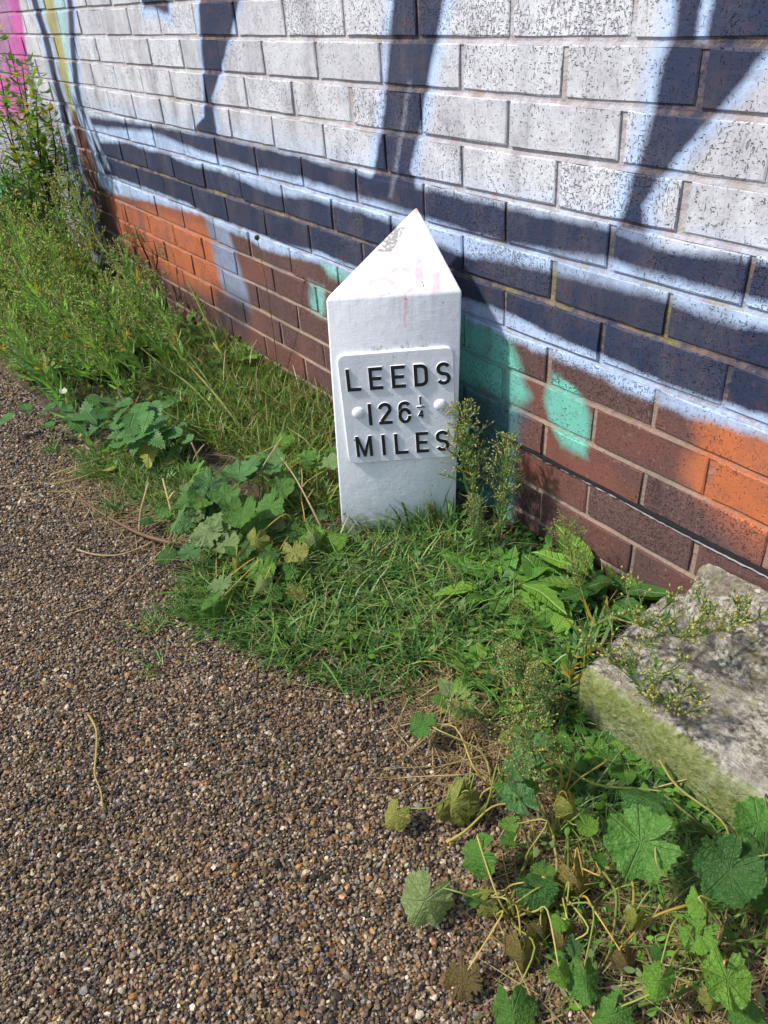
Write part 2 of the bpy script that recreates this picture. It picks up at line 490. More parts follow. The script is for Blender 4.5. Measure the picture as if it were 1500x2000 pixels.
# ------------------------------------------------------------------ other materials
def simple_mat(name, col, rough=0.8, noise_amt=0.25, scale=60, bump=0.0, spec=0.3):
    mt, nt, bs, out = new_mat(name)
    tc = nt.n('ShaderNodeTexCoord')
    nz = nt.noise(tc.outputs['Object'], scale, 4)
    c = nt.mix(nt.math('MULTIPLY', nt.ramp(nz, 0.3, 0.7), noise_amt), col, mul(col, 0.35))
    nt.l(c, bs.inputs['Base Color'])
    bs.inputs['Roughness'].default_value = rough
    bs.inputs['Specular IOR Level'].default_value = spec
    if bump:
        bp = nt.n('ShaderNodeBump'); bp.inputs['Strength'].default_value = 0.7; bp.inputs['Distance'].default_value = bump
        nt.l(nz, bp.inputs['Height']); nt.l(bp.outputs[0], bs.inputs['Normal'])
    return mt

def leaf_material(name, vein=None, from_attr=False, trans=0.3, rough=0.5):
    mt, nt, bs, out = new_mat(name)
    tc = nt.n('ShaderNodeTexCoord'); ob = tc.outputs['Object']
    if from_attr:
        at_ = nt.n('ShaderNodeAttribute'); at_.attribute_name = 'Col'
        col = at_.outputs['Color']
    else:
        info = nt.n('ShaderNodeObjectInfo'); col = info.outputs['Color']
    geo = nt.n('ShaderNodeNewGeometry')
    nz = nt.noise(geo.outputs['Position'], 60, 4, 0.6)
    col = nt.mix(nt.ramp(nz, 0.35, 0.7, 0.0, 0.5), col, nt.mix(1.0, col, (0.5, 0.6, 0.45, 1), 'MULTIPLY'))
    sep = nt.n('ShaderNodeSeparateXYZ'); nt.l(ob, sep.inputs[0])
    hgt = None
    if vein == 'palmate':
        ang = nt.math('ARCTAN2', sep.outputs[1], sep.outputs[0])
        rr = nt.math('SQRT', nt.math('ADD', nt.math('POWER', sep.outputs[0], 2.0), nt.math('POWER', sep.outputs[1], 2.0)))
        fr = nt.math('ABSOLUTE', nt.math('SUBTRACT', nt.math('FRACT', nt.math('MULTIPLY_ADD', ang, 7 / (2 * math.pi), 0.5 + 3.5 * 0)), 0.5))
        dist = nt.math('MULTIPLY', nt.math('MULTIPLY', fr, rr), 2 * math.pi / 7)
        v = nt.ramp(dist, 0.008, 0.03, 1.0, 0.0)
        # side veins
        sv = nt.n('ShaderNodeTexVoronoi'); sv.feature = 'DISTANCE_TO_EDGE'; nt.l(ob, sv.inputs['Vector']); sv.inputs['Scale'].default_value = 6.5
        v2 = nt.ramp(sv.outputs['Distance'], 0.0, 0.07, 0.4, 0.0)
        v = nt.math('MAXIMUM', v, v2)
        col = nt.mix(nt.math('MULTIPLY', v, 0.16), col, nt.mix(1.0, nt.mix(0.5, col, (0.30, 0.36, 0.16, 1)), (1.25, 1.25, 1.2, 1), 'MULTIPLY'))
        blot = nt.noise(geo.outputs['Position'], 26, 3)
        col = nt.mix(nt.ramp(blot, 0.58, 0.75, 0, 0.4), col, (0.24, 0.23, 0.075, 1))
        cr = nt.noise(ob, 5.5, 3, 0.6)
        col = nt.mix(nt.ramp(cr, 0.40, 0.62, 0.28, 0.0), col, nt.mix(1.0, col, (0.48, 0.60, 0.50, 1), 'MULTIPLY'))
        hgt = nt.math('SUBTRACT', nt.math('MULTIPLY', cr, 2.6), nt.math('MULTIPLY', v, 0.8))
    elif vein == 'pinnate':
        ax = nt.math('ABSOLUTE', sep.outputs[0])
        mid = nt.ramp(ax, 0.006, 0.03, 1.0, 0.0)
        q = nt.math('SUBTRACT', nt.math('MULTIPLY', sep.outputs[1], 9.0), nt.math('MULTIPLY', ax, 7.0))
        fr = nt.math('ABSOLUTE', nt.math('SUBTRACT', nt.math('FRACT', q), 0.5))
        v = nt.math('MAXIMUM', mid, nt.ramp(fr, 0.04, 0.16, 0.6, 0.0))
        col = nt.mix(nt.math('MULTIPLY', v, 0.4), col, nt.mix(1.0, nt.mix(0.5, col, (0.30, 0.36, 0.16, 1)), (1.2, 1.2, 1.1, 1), 'MULTIPLY'))
        hgt = nt.math('SUBTRACT', nt.math('MULTIPLY', nz, 0.4), v)
    nt.l(col, bs.inputs['Base Color'])
    bs.inputs['Roughness'].default_value = rough
    bs.inputs['Specular IOR Level'].default_value = 0.35
    if hgt is not None:
        bp = nt.n('ShaderNodeBump'); bp.inputs['Strength'].default_value = 0.85; bp.inputs['Distance'].default_value = 0.0024
        nt.l(hgt, bp.inputs['Height']); nt.l(bp.outputs[0], bs.inputs['Normal'])
    tr = nt.n('ShaderNodeBsdfTranslucent')
    nt.l(nt.mix(1.0, col, (1.15, 1.2, 0.6, 1), 'MULTIPLY'), tr.inputs['Color'])
    mx = nt.n('ShaderNodeMixShader'); mx.inputs[0].default_value = trans
    nt.l(bs.outputs[0], mx.inputs[1]); nt.l(tr.outputs[0], mx.inputs[2])
    nt.l(mx.outputs[0], out.inputs[0])
    return mt

M_MALLOW = leaf_material('mallow_leaf', 'palmate')
M_PINN = leaf_material('veined_leaf', 'pinnate')
M_GREEN = leaf_material('green_tissue', None, True, 0.42)
M_GRASS = leaf_material('grass_blade', None, True, 0.28, 0.45)
M_TWIG = simple_mat('dry_twig', lin(176, 150, 122), 0.9, 0.5, 90)

# ------------------------------------------------------------------ ground, path, verge
def edge_y(x):
    """y of the boundary between gravel path and verge"""
    pts = [(-6, -0.62), (-1.48, -0.66), (-1.03, -0.62), (-0.6, -0.62), (-0.31, -0.58), (-0.01, -0.60), (0.145, -0.56), (0.256, -0.52), (0.368, -0.47), (0.46, -0.44), (0.6, -0.42), (0.8, -0.42), (3, -0.45)]
    return float(np.interp(x, [p[0] for p in pts], [p[1] for p in pts]))

def path_material():
    mt, nt, bs, out = new_mat('gravel_binder')
    geo = nt.n('ShaderNodeNewGeometry'); pos = geo.outputs['Position']
    vo = nt.n('ShaderNodeTexVoronoi'); nt.l(pos, vo.inputs['Vector']); vo.inputs['Scale'].default_value = 150
    rp = nt.n('ShaderNodeValToRGB')
    sc = nt.n('ShaderNodeSeparateColor'); nt.l(vo.outputs['Color'], sc.inputs[0]); nt.l(sc.outputs[0], rp.inputs[0])
    el = rp.color_ramp.elements
    el[0].color = lin(46, 40, 38); el[1].color = lin(190, 172, 150)
    for p, c in ((0.3, lin(96, 80, 68)), (0.55, lin(142, 108, 80)), (0.8, lin(120, 112, 106))):
        e = rp.color_ramp.elements.new(p); e.color = c
    vd = nt.ramp(vo.outputs['Distance'], 0.35, 0.75)
    col = nt.mix(vd, rp.outputs[0], lin(34, 30, 29))
    nt.l(col, bs.inputs['Base Color']); bs.inputs['Roughness'].default_value = 0.7
    bp = nt.n('ShaderNodeBump'); bp.inputs['Strength'].default_value = 0.9; bp.inputs['Distance'].default_value = 0.004
    bp.invert = True
    nt.l(vo.outputs['Distance'], bp.inputs['Height']); nt.l(bp.outputs[0], bs.inputs['Normal'])
    return mt

mb = MB()
for p in ((-60, -60, -0.003), (60, -60, -0.003), (60, 2, -0.003), (-60, 2, -0.003)): mb.vert(p)
mb.face(0, 1, 2, 3)
o = link('gravel_path', mb.mesh('gravel_path', path_material(), False, False))
tag(o, 'brown resin bound gravel towpath beside the brick wall', kind='structure')

def soil_material():
    mt, nt, bs, out = new_mat('soil')
    geo = nt.n('ShaderNodeNewGeometry'); pos = geo.outputs['Position']
    a = nt.noise(pos, 30, 6, 0.65); b = nt.noise(pos, 170, 3, 0.7)
    c = nt.mix(nt.ramp(a, 0.35, 0.68), lin(48, 38, 31), lin(86, 68, 52))
    c = nt.mix(nt.ramp(b, 0.62, 0.74), c, lin(128, 108, 86))
    nt.l(c, bs.inputs['Base Color']); bs.inputs['Roughness'].default_value = 0.95
    bp = nt.n('ShaderNodeBump'); bp.inputs['Strength'].default_value = 1.0; bp.inputs['Distance'].default_value = 0.008
    nt.l(nt.math('ADD', a, nt.math('MULTIPLY', b, 0.4)), bp.inputs['Height']); nt.l(bp.outputs[0], bs.inputs['Normal'])
    return mt

def hnoise(x, y, s=1.0):
    return (math.sin(x * 11 * s + 1.3) * math.cos(y * 13 * s + 0.4) + 0.6 * math.sin(x * 23 * s + y * 19 * s) + 0.4 * math.cos(x * 41 * s - y * 37 * s + 2)) / 2

def verge_h(x, y):
    e = edge_y(x)
    t = min(max((y - e) / 0.12, 0), 1)
    return t * t * (3 - 2 * t) * (0.006 + 0.004 * hnoise(x, y)) - 0.006 * (1 - t)

mb = MB()
NX, NY = 150, 26
for i in range(NX + 1):
    x = -6 + 8.5 * (i / NX)
    e = edge_y(x) - 0.05
    for j in range(NY + 1):
        y = e + (0.03 - e) * j / NY
        mb.vert((x, y, verge_h(x, y)))
for i in range(NX):
    for j in range(NY):
        a = i * (NY + 1) + j
        mb.face(a, a + NY + 1, a + NY + 2, a + 1)
o = link('soil_verge', mb.mesh('soil_verge', soil_material(), True, False))
tag(o, 'dark soil verge between the towpath and the wall', kind='structure')

def pebble_material():
    mt, nt, bs, out = new_mat('pebble')
    at_ = nt.n('ShaderNodeAttribute'); at_.attribute_name = 'Col'
    geo = nt.n('ShaderNodeNewGeometry')
    nz = nt.noise(geo.outputs['Position'], 500, 2)
    c = nt.mix(nt.ramp(nz, 0.35, 0.75, 0, 0.45), at_.outputs['Color'], nt.mix(1.0, at_.outputs['Color'], (0.45, 0.42, 0.4, 1), 'MULTIPLY'))
    nt.l(c, bs.inputs['Base Color']); bs.inputs['Roughness'].default_value = 0.45
    bs.inputs['Specular IOR Level'].default_value = 0.5
    return mt

def build_pebbles():
    # icosahedron
    t = (1 + 5 ** 0.5) / 2
    V = np.array([(-1, t, 0), (1, t, 0), (-1, -t, 0), (1, -t, 0), (0, -1, t), (0, 1, t), (0, -1, -t), (0, 1, -t), (t, 0, -1), (t, 0, 1), (-t, 0, -1), (-t, 0, 1)])
    V /= np.linalg.norm(V[0])
    F = np.array([(0, 11, 5), (0, 5, 1), (0, 1, 7), (0, 7, 10), (0, 10, 11), (1, 5, 9), (5, 11, 4), (11, 10, 2), (10, 7, 6), (7, 1, 8), (3, 9, 4), (3, 4, 2), (3, 2, 6), (3, 6, 8), (3, 8, 9), (4, 9, 5), (2, 4, 11), (6, 2, 10), (8, 6, 7), (9, 8, 1)])
    # jittered grid of stones over the part of the path the camera stands by
    pts = []
    def fill(xa, xb, ya, yb, sp):
        xs = np.arange(xa, xb, sp); ys = np.arange(ya, yb, sp * 0.92)
        gx, gy = np.meshgrid(xs, ys)
        gx = gx + (np.arange(len(ys)) % 2)[:, None] * sp * 0.5
        gx = gx + rng.uniform(-0.42, 0.42, gx.shape) * sp; gy = gy + rng.uniform(-0.42, 0.42, gy.shape) * sp
        return np.stack([gx.ravel(), gy.ravel(), np.full(gx.size, sp)], 1)
    P = fill(-1.75, 1.25, -1.42, -0.18, 0.0047)
    ey = np.interp(P[:, 0], [-6, -1.48, -1.03, -0.6, -0.31, -0.01, 0.145, 0.256, 0.368, 0.46, 0.6, 0.8, 3], [-0.62, -0.66, -0.62, -0.62, -0.58, -0.60, -0.56, -0.52, -0.47, -0.44, -0.42, -0.42, -0.45])
    spill = np.where(P[:, 0] > 0.45, 0.10, 0.035)
    keep = P[:, 1] < ey + spill * rng.uniform(-0.3, 1.0, len(P)) ** 1
    # keep what lies in or near the view
    d = np.stack([P[:, 0], P[:, 1], 0 * P[:, 0]], 1) - CAM
    c = d @ CF; u = 750 + FPX * (d @ CR) / c; v = 1000 - FPX * (d @ CU) / c
    inview = (u > -230) & (u < 1650) & (v < 2330)
    keep &= inview & (c > 0)
    far = (c > 1.5) & (rng.random(len(P)) < np.clip((c - 1.4) * 0.9, 0, 0.55))
    keep &= ~far
    P = P[keep]
    n = len(P)
    print('pebbles', n)
    r = 0.00235 * np.exp(rng.normal(0, 0.34, n)).clip(0.45, 2.2)
    r *= np.where(np.linalg.norm(P[:, :2] - CAM[:2], axis=1) > 1.7, 1.3, 1.0)
    sc = np.stack([r * rng.uniform(0.9, 1.45, n), r * rng.uniform(0.75, 1.1, n), r * rng.uniform(0.55, 0.9, n)], 1)
    a = rng.uniform(0, 2 * np.pi, n); tl = rng.normal(0, 0.35, n)
    jit = 1 + rng.uniform(-0.32, 0.30, (n, 12, 1))
    vv = V[None] * jit * sc[:, None, :]
    ct, st = np.cos(tl)[:, None], np.sin(tl)[:, None]
    x, y, z = vv[..., 0], vv[..., 1], vv[..., 2]
    x, z = x * ct - z * st, x * st + z * ct
    ca, sa = np.cos(a)[:, None], np.sin(a)[:, None]
    x, y = x * ca - y * sa, x * sa + y * ca
    h = rng.uniform(-0.0030, 0.0006, n)
    x += P[:, 0:1]; y += P[:, 1:2]; z += h[:, None]
    verts = np.stack([x, y, z], -1).reshape(-1, 3)
    faces = (F[None] + (np.arange(n) * 12)[:, None, None]).reshape(-1, 3)
    pal = np.array([lin(158, 134, 100)[:3], lin(140, 110, 76)[:3], lin(182, 160, 134)[:3], lin(126, 106, 82)[:3], lin(96, 84, 70)[:3], lin(66, 60, 56)[:3], lin(222, 208, 184)[:3], lin(178, 136, 84)[:3], lin(142, 138, 136)[:3], lin(122, 86, 68)[:3], lin(52, 48, 48)[:3]])
    pr = np.array([.19, .15, .13, .15, .13, .08, .05, .06, .03, .03, .06]); pr = pr / pr.sum()
    ci = rng.choice(len(pal), n, p=pr)
    # slow drifts of paler and darker patches
    drift = 1 + 0.14 * np.sin(P[:, 0] * 9 + 2 * np.sin(P[:, 1] * 7)) * np.cos(P[:, 1] * 11 + 1)
    cc = pal[ci] * np.array([0.88, 0.85, 0.79]) * (rng.uniform(0.34, 0.95, n) * drift)[:, None]
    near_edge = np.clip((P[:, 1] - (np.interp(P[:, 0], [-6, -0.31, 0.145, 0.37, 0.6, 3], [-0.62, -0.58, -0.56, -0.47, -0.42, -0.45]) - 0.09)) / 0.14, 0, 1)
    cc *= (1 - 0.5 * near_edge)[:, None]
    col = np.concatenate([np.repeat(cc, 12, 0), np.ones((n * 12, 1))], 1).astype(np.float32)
    me = bpy.data.meshes.new('gravel_stones')
    me.vertices.add(len(verts)); me.loops.add(faces.size); me.polygons.add(len(faces))
    me.vertices.foreach_set('co', verts.astype(np.float32).ravel())
    me.polygons.foreach_set('loop_start', np.arange(0, faces.size, 3, dtype=np.int32))
    me.loops.foreach_set('vertex_index', faces.astype(np.int32).ravel())
    me.update(calc_edges=True)
    me.polygons.foreach_set('use_smooth', np.zeros(len(faces), dtype=bool))
    ca_ = me.color_attributes.new('Col', 'FLOAT_COLOR', 'POINT'); ca_.data.foreach_set('color', col.ravel())
    me.materials.append(pebble_material())
    o = link('gravel_stones', me)
    tag(o, 'brown, grey and cream gravel stones of the towpath', 'gravel', kind='stuff')
build_pebbles()

# ------------------------------------------------------------------ brick wall
BW, BH, J = 0.225, 0.075, 0.0095
ZL0 = 0.87
def brick_mesh(seed, merge=None, off=(0, 0, 0)):
    rd = random.Random(seed)
    b = merge or MB()
    w, h, dp = BW - J, BH - J, 0.06
    # outline with irregular arrises
    def outline(inset, y, jit, nx=5, nz=2):
        pts = []
        for i in range(nx): pts.append((-w / 2 + inset + (w - 2 * inset) * i / nx, -h / 2 + inset))
        for i in range(nz): pts.append((w / 2 - inset, -h / 2 + inset + (h - 2 * inset) * i / nz))
        for i in range(nx): pts.append((w / 2 - inset - (w - 2 * inset) * i / nx, h / 2 - inset))
        for i in range(nz): pts.append((-w / 2 + inset, h / 2 - inset - (h - 2 * inset) * i / nz))
        return [b.vert((off[0] + p[0] + rd.uniform(-jit, jit), off[1] + y + rd.uniform(-jit, jit) * 0.5, off[2] + p[1] + rd.uniform(-jit, jit))) for p in pts]
    front = outline(0.0020, 0.0, 0.0011)
    mid = outline(0.0003, 0.0018, 0.0014)
    back = outline(0.0, dp, 0)
    n = len(front)
    b.face(*front)
    for k in range(n):
        b.face(front[k], mid[k], mid[(k + 1) % n], front[(k + 1) % n])
        b.face(mid[k], back[k], back[(k + 1) % n], mid[(k + 1) % n])
    return b

wall = thing('brick_wall', 'long brick wall with graffiti in silver, navy, mint and orange paint', 'wall', (0, 0, 0))
variants = {}
def brick_variant(v, zi):
    if (v, zi) not in variants:
        variants[(v, zi)] = brick_mesh(v).mesh('brick', M_BRICKS[zi], False, False)
    return variants[(v, zi)]
rest = MB()
nb = 0
for k in range(-22, 13):
    zc = ZL0 - (k + 0.5) * BH
    for c in range(-30, 14):
        xc = (c + 0.5 + (0.5 if k % 2 else 0.0)) * BW
        jx, jy, jz = random.uniform(-0.0022, 0.0022), random.uniform(-0.0016, 0.0016), random.uniform(-0.0012, 0.0012)
        seen = False
        for cx in (-0.5, 0, 0.5):
            for cz in (-0.5, 0.5):
                d = np.array([xc + cx * BW, 0, zc + cz * BH]) - CAM
                dc = d @ CF
                u = 750 + FPX * (d @ CR) / dc; v = 1000 - FPX * (d @ CU) / dc
                if dc > 0 and -20 < u < 1520 and -15 < v < 1300: seen = True
        if seen and zc > -0.06 and nb < 300:
            link('brick', brick_variant(random.randrange(4), zone_of(xc, zc)), wall, (xc + jx, jy, zc + jz), (random.uniform(-0.006, 0.006), random.uniform(-0.006, 0.006), random.uniform(-0.004, 0.004)))
            nb += 1
        else:
            rest.mat = zone_of(xc, zc)
            brick_mesh(random.randrange(999), rest, (xc + jx, jy, zc + jz))
print('bricks', nb)
ro = link('brick_courses', rest.mesh('brick_courses', M_BRICKS, False, False), wall)
ro['kind'] = 'stuff'
# mortar bed: struck joints, deeper at their top edge
mb = MB()
xa, xb = -7.0, 3.2
def mortar_row(ztop, zbot, ytop, ybot, n=120):
    ids = []
    for i in range(n + 1):
        x = xa + (xb - xa) * i / n
        ids.append((mb.vert((x, ytop, ztop)), mb.vert((x, ybot, zbot))))
    for i in range(n):
        mb.mat = zone_of(xa + (xb - xa) * (i + 0.5) / n, (ztop + zbot) / 2)
        mb.face(ids[i][0], ids[i][1], ids[i + 1][1], ids[i + 1][0])
for k in range(-23, 14):
    z = ZL0 - k * BH
    mortar_row(z, z - BH, 0.0042, 0.0042)
for k in range(-23, 13):
    z = ZL0 - k * BH
    mortar_row(z + 0.0058, z - 0.0058, 0.0062, 0.0021)
link('mortar', mb.mesh('mortar', M_MORTARS, False, False), wall)
M_CORE = simple_mat('rough_mortar', lin(140, 120, 108), 0.95, 0.4, 40, 0.004)
mb = MB()
for x in (xa, xb):
    for y in (0.05, 0.215):
        for z in (-0.2, 2.62): mb.vert((x, y, z))
for f in ((0, 1, 3, 2), (4, 6, 7, 5), (0, 4, 5, 1), (2, 3, 7, 6), (1, 5, 7, 3)): mb.face(*f)
link('wall_core', mb.mesh('wall_core', M_CORE, False, False), wall)
# damp proof course, a torn felt lip
M_FELT = simple_mat('bitumen_felt', lin(38, 36, 38), 0.8, 0.3, 40, 0.002)
M_LIP = simple_mat('pale_felt_edge', lin(176, 172, 176), 0.8, 0.6, 70)
zd = ZL0 - 9 * BH
def lip(name, mat, dz, th, out_, seed, gap):
    rd = random.Random(seed)
    b = MB(); prev = None
    n = 220
    for i in range(n + 1):
        x = 0.10 + 1.6 * i / n
        wob = 0.0012 * math.sin(x * 21) + rd.uniform(-0.0008, 0.0008)
        on = max(0.12, min(1, 0.6 + 0.9 * math.sin(x * 3.1 + seed) + rd.uniform(-0.3, 0.3))) if gap else 1
        y = -out_ * on + rd.uniform(-0.0008, 0.0008)
        t = th * (0.5 + 0.5 * on)
        cur = [b.vert((x, 0.01, zd + dz + wob + t)), b.vert((x, y, zd + dz + wob + t)), b.vert((x, y, zd + dz + wob - t)), b.vert((x, 0.01, zd + dz + wob - t))]
        if prev:
            for k in range(3): b.face(prev[k], prev[k + 1], cur[k + 1], cur[k])
        prev = cur
    o = link(name, b.mesh(name, mat, False, False), wall)
    return o
lip('damp_course', M_FELT, 0.002, 0.0032, 0.0026, 3, False)
lip('felt_edge', M_LIP, -0.0028, 0.0009, 0.0034, 5, True)

# ------------------------------------------------------------------ mile post
PA = np.array([-0.05603711, -0.29248396]); PB = np.array([0.08237404, -0.09737123]); PC = np.array([2 * PA[0] - PB[0], PB[1]])
PO = (PA + PB + PC) / 3
HS, HP = 0.505, 0.6255
LEANX, LEANY = 0.01818, 0.03584
post = thing('mile_post', 'white painted triangular iron canal mile post reading Leeds 126 1/4 miles', 'mile post', (PO[0], PO[1], 0), (-LEANY, LEANX, 0))

def post_material(plain=False):
    mt, nt, bs, out = new_mat('white_gloss_paint')
    tc = nt.n('ShaderNodeTexCoord'); ob = tc.outputs['Object']
    sep = nt.n('ShaderNodeSeparateXYZ'); nt.l(ob, sep.inputs[0])
    X, Y, Z = sep.outputs
    nz = nt.noise(ob, 38, 5, 0.6); brush = nt.noise(nt.scalevec(ob, (1, 1, 5)), 60, 3)
    fine = nt.noise(ob, 300, 2)
    col = nt.mix(nt.ramp(nz, 0.4, 0.8, 0, 0.35), lin(236, 238, 243), lin(216, 219, 224))
    # chips and specks
    sp = nt.noise(ob, 95, 2, 0.5)
    col = nt.mix(nt.ramp(sp, 0.735, 0.755, 0, 0.85), col, lin(92, 86, 82))
    if not plain:
        eu = Vector((PB[0] - PA[0], PB[1] - PA[1])); W = eu.length; eu /= W
        a = PA - PO
        u = nt.math('ADD', nt.math('MULTIPLY', nt.math('SUBTRACT', X, a[0]), eu.x), nt.math('MULTIPLY', nt.math('SUBTRACT', Y, a[1]), eu.y))
        wob = nt.math('MULTIPLY_ADD', nt.noise(ob, 40, 3), 0.012, -0.006)
        uw = nt.math('ADD', u, wob)
        zw = nt.math('ADD', Z, wob)
        # green-grey run off above the plate and dirty streaks under the shoulder
        streak = nt.noise(nt.scalevec(ob, (6, 6, 0.7)), 24, 3)
        sh = nt.math('MULTIPLY', nt.ramp(Z, 0.43, 0.50), nt.ramp(Z, 0.512, 0.500))
        col = nt.mix(nt.math('MULTIPLY', nt.math('MULTIPLY', sh, nt.ramp(streak, 0.42, 0.66)), 0.28), col, lin(150, 152, 154))
        al = nt.math('MULTIPLY', nt.ramp(Z, 0.425, 0.407), nt.ramp(Z, 0.395, 0.402))
        al = nt.math('MULTIPLY', al, nt.ramp(nt.noise(nt.scalevec(ob, (1, 1, .5)), 70, 4, 0.7), 0.50, 0.62))
        al = nt.math('MULTIPLY', al, nt.math('MULTIPLY', nt.ramp(u, 0.06, 0.09), nt.ramp(u, 0.22, 0.17)))
        col = nt.mix(nt.math('MULTIPLY', al, 0.75), col, lin(132, 138, 104))
        # worn grey rectangle on the sloping cap
        up = nt.math('MULTIPLY', nt.math('SUBTRACT', Z, 0.505), 1.0)
        cu = nt.math('SUBTRACT', u, nt.math('MULTIPLY_ADD', up, 0.75, 0.055))
        core = nt.math('MULTIPLY', nt.ramp(nt.math('ABSOLUTE', nt.math('SUBTRACT', cu, 0.006)), 0.016, 0.012), nt.math('MULTIPLY', nt.ramp(up, 0.056, 0.060), nt.ramp(up, 0.094, 0.090)))
        wear = nt.ramp(nt.noise(ob, 150, 3, 0.6), 0.40, 0.47)
        col = nt.mix(nt.math('MULTIPLY', core, wear), col, lin(158, 154, 150))
        # dark chip by the ridge
        dx = nt.math('SUBTRACT', u, 0.048); dz = nt.math('SUBTRACT', up, 0.041)
        chip = nt.math('SQRT', nt.math('ADD', nt.math('POWER', dx, 2.0), nt.math('POWER', nt.math('MULTIPLY', dz, 1.2), 2.0)))
        col = nt.mix(nt.ramp(nt.math('ADD', chip, nt.math('MULTIPLY', wob, 0.7)), 0.0075, 0.0058), col, lin(70, 62, 84))
        # faded pink scribble on the cap
        pink = None
        def mx_(a_, b_): return b_ if a_ is None else nt.math('MAXIMUM', a_, b_)
        def ring(cu_, cz_, ru, rz, w):
            e = nt.math('SQRT', nt.math('ADD', nt.math('POWER', nt.math('MULTIPLY', nt.math('SUBTRACT', uw, cu_), 1 / ru), 2.0), nt.math('POWER', nt.math('MULTIPLY', nt.math('SUBTRACT', zw, cz_), 1 / rz), 2.0)))
            return nt.ramp(nt.math('ABSOLUTE', nt.math('SUBTRACT', e, 1.0)), w, w * 0.45)
        def bar(u_, w, za, zb_):
            return nt.math('MULTIPLY', nt.ramp(nt.math('ABSOLUTE', nt.math('SUBTRACT', uw, u_)), w, w * 0.5), nt.math('MULTIPLY', nt.ramp(zw, za - 0.003, za), nt.ramp(zw, zb_ + 0.003, zb_)))
        for q in (ring(0.098, 0.5175, 0.020, 0.011, 0.30), ring(0.137, 0.526, 0.024, 0.016, 0.20), bar(0.061, 0.003, 0.515, 0.548), bar(0.164, 0.009, 0.520, 0.553), bar(0.193, 0.010, 0.508, 0.533), bar(0.141, 0.0045, 0.47, 0.507), bar(0.139, 0.002, 0.447, 0.47), ring(0.215, 0.545, 0.008, 0.014, 0.2), bar(0.088, 0.004, 0.509, 0.528)):
            pink = mx_(pink, q)
        pf = nt.math('MULTIPLY', pink, nt.ramp(nt.noise(ob, 60, 3), 0.3, 0.65, 0.2, 0.62))
        col = nt.mix(pf, col, lin(244, 150, 172))
        # bare rusty tip
        col = nt.mix(nt.ramp(nt.math('ADD', Z, nt.math('MULTIPLY', wob, 1.0)), 0.611, 0.619, 0, 0.85), col, lin(190, 156, 112))
    if not plain:
        spl = nt.math('MULTIPLY', nt.ramp(Z, 0.075, 0.0), nt.ramp(nt.noise(ob, 55, 5, 0.7), 0.42, 0.62))
        col = nt.mix(nt.math('MULTIPLY', spl, 0.7), col, lin(112, 108, 82))
        run = nt.math('MULTIPLY', nt.ramp(nt.noise(nt.scalevec(ob, (5, 5, 0.45)), 21, 3), 0.60, 0.70), nt.ramp(nz, 0.4, 0.7))
        col = nt.mix(nt.math('MULTIPLY', run, 0.28), col, lin(168, 164, 150))
    rough = nt.ramp(nz, 0.3, 0.8, 0.34, 0.55)
    nt.l(col, bs.inputs['Base Color']); nt.l(rough, bs.inputs['Roughness'])
    bs.inputs['Specular IOR Level'].default_value = 0.4
    bp = nt.n('ShaderNodeBump'); bp.inputs['Strength'].default_value = 0.5; bp.inputs['Distance'].default_value = 0.0022
    hh = nt.math('ADD', nt.math('MULTIPLY', brush, 0.25), nt.math('ADD', nz, nt.math('MULTIPLY', fine, 0.2)))
    nt.l(hh, bp.inputs['Height']); nt.l(bp.outputs[0], bs.inputs['Normal'])
    return mt
M_POST = post_material()
M_PLATE = post_material(True)
M_BLACK = simple_mat('black_letter_paint', lin(34, 33, 36), 0.45, 0.35, 120, 0.0006, 0.5)

bm = bmesh.new()
def lv(p, z): return bm.verts.new((p[0] - PO[0], p[1] - PO[1], z))
b0 = [lv(PA, -0.12), lv(PB, -0.12), lv(PC, -0.12)]
t0 = [lv(PA, HS - 0.004), lv(PB, HS + 0.004), lv(PC, HS)]
apex = lv(((PB + PC) / 2 + np.array([0, 0.008])), HP)
bm.faces.new((b0[2], b0[1], b0[0]))
for i, j in ((0, 1), (2, 0)):
    bm.faces.new((b0[i], b0[j], t0[j], t0[i]))
bm.faces.new((b0[1], b0[2], t0[2], apex, t0[1]))
bm.faces.new((t0[0], t0[1], apex)); bm.faces.new((t0[2], t0[0], apex))
bmesh.ops.recalc_face_normals(bm, faces=bm.faces)
bmesh.ops.bevel(bm, geom=list(bm.edges), offset=0.0045, segments=3, profile=0.5, affect='EDGES')
me = bpy.data.meshes.new('post_body'); bm.to_mesh(me); bm.free()
me.materials.append(M_POST)
for p in me.polygons: p.use_smooth = True
try: me.set_sharp_from_angle(angle=R(40))
except Exception: pass
link('post_body', me, post)

def plate_frame(pa, pb):
    """matrix placing (u, v, out) coordinates of a face in post space"""
    e = Vector((pb[0] - pa[0], pb[1] - pa[1], 0)).normalized()
    up = Vector((0, 0, 1))
    n = e.cross(up)
    o_ = Vector((pa[0] - PO[0], pa[1] - PO[1], 0))
    M = Matrix.Identity(4)
    for i in range(3):
        M[i][0], M[i][1], M[i][2], M[i][3] = e[i], up[i], n[i], o_[i]
    return M

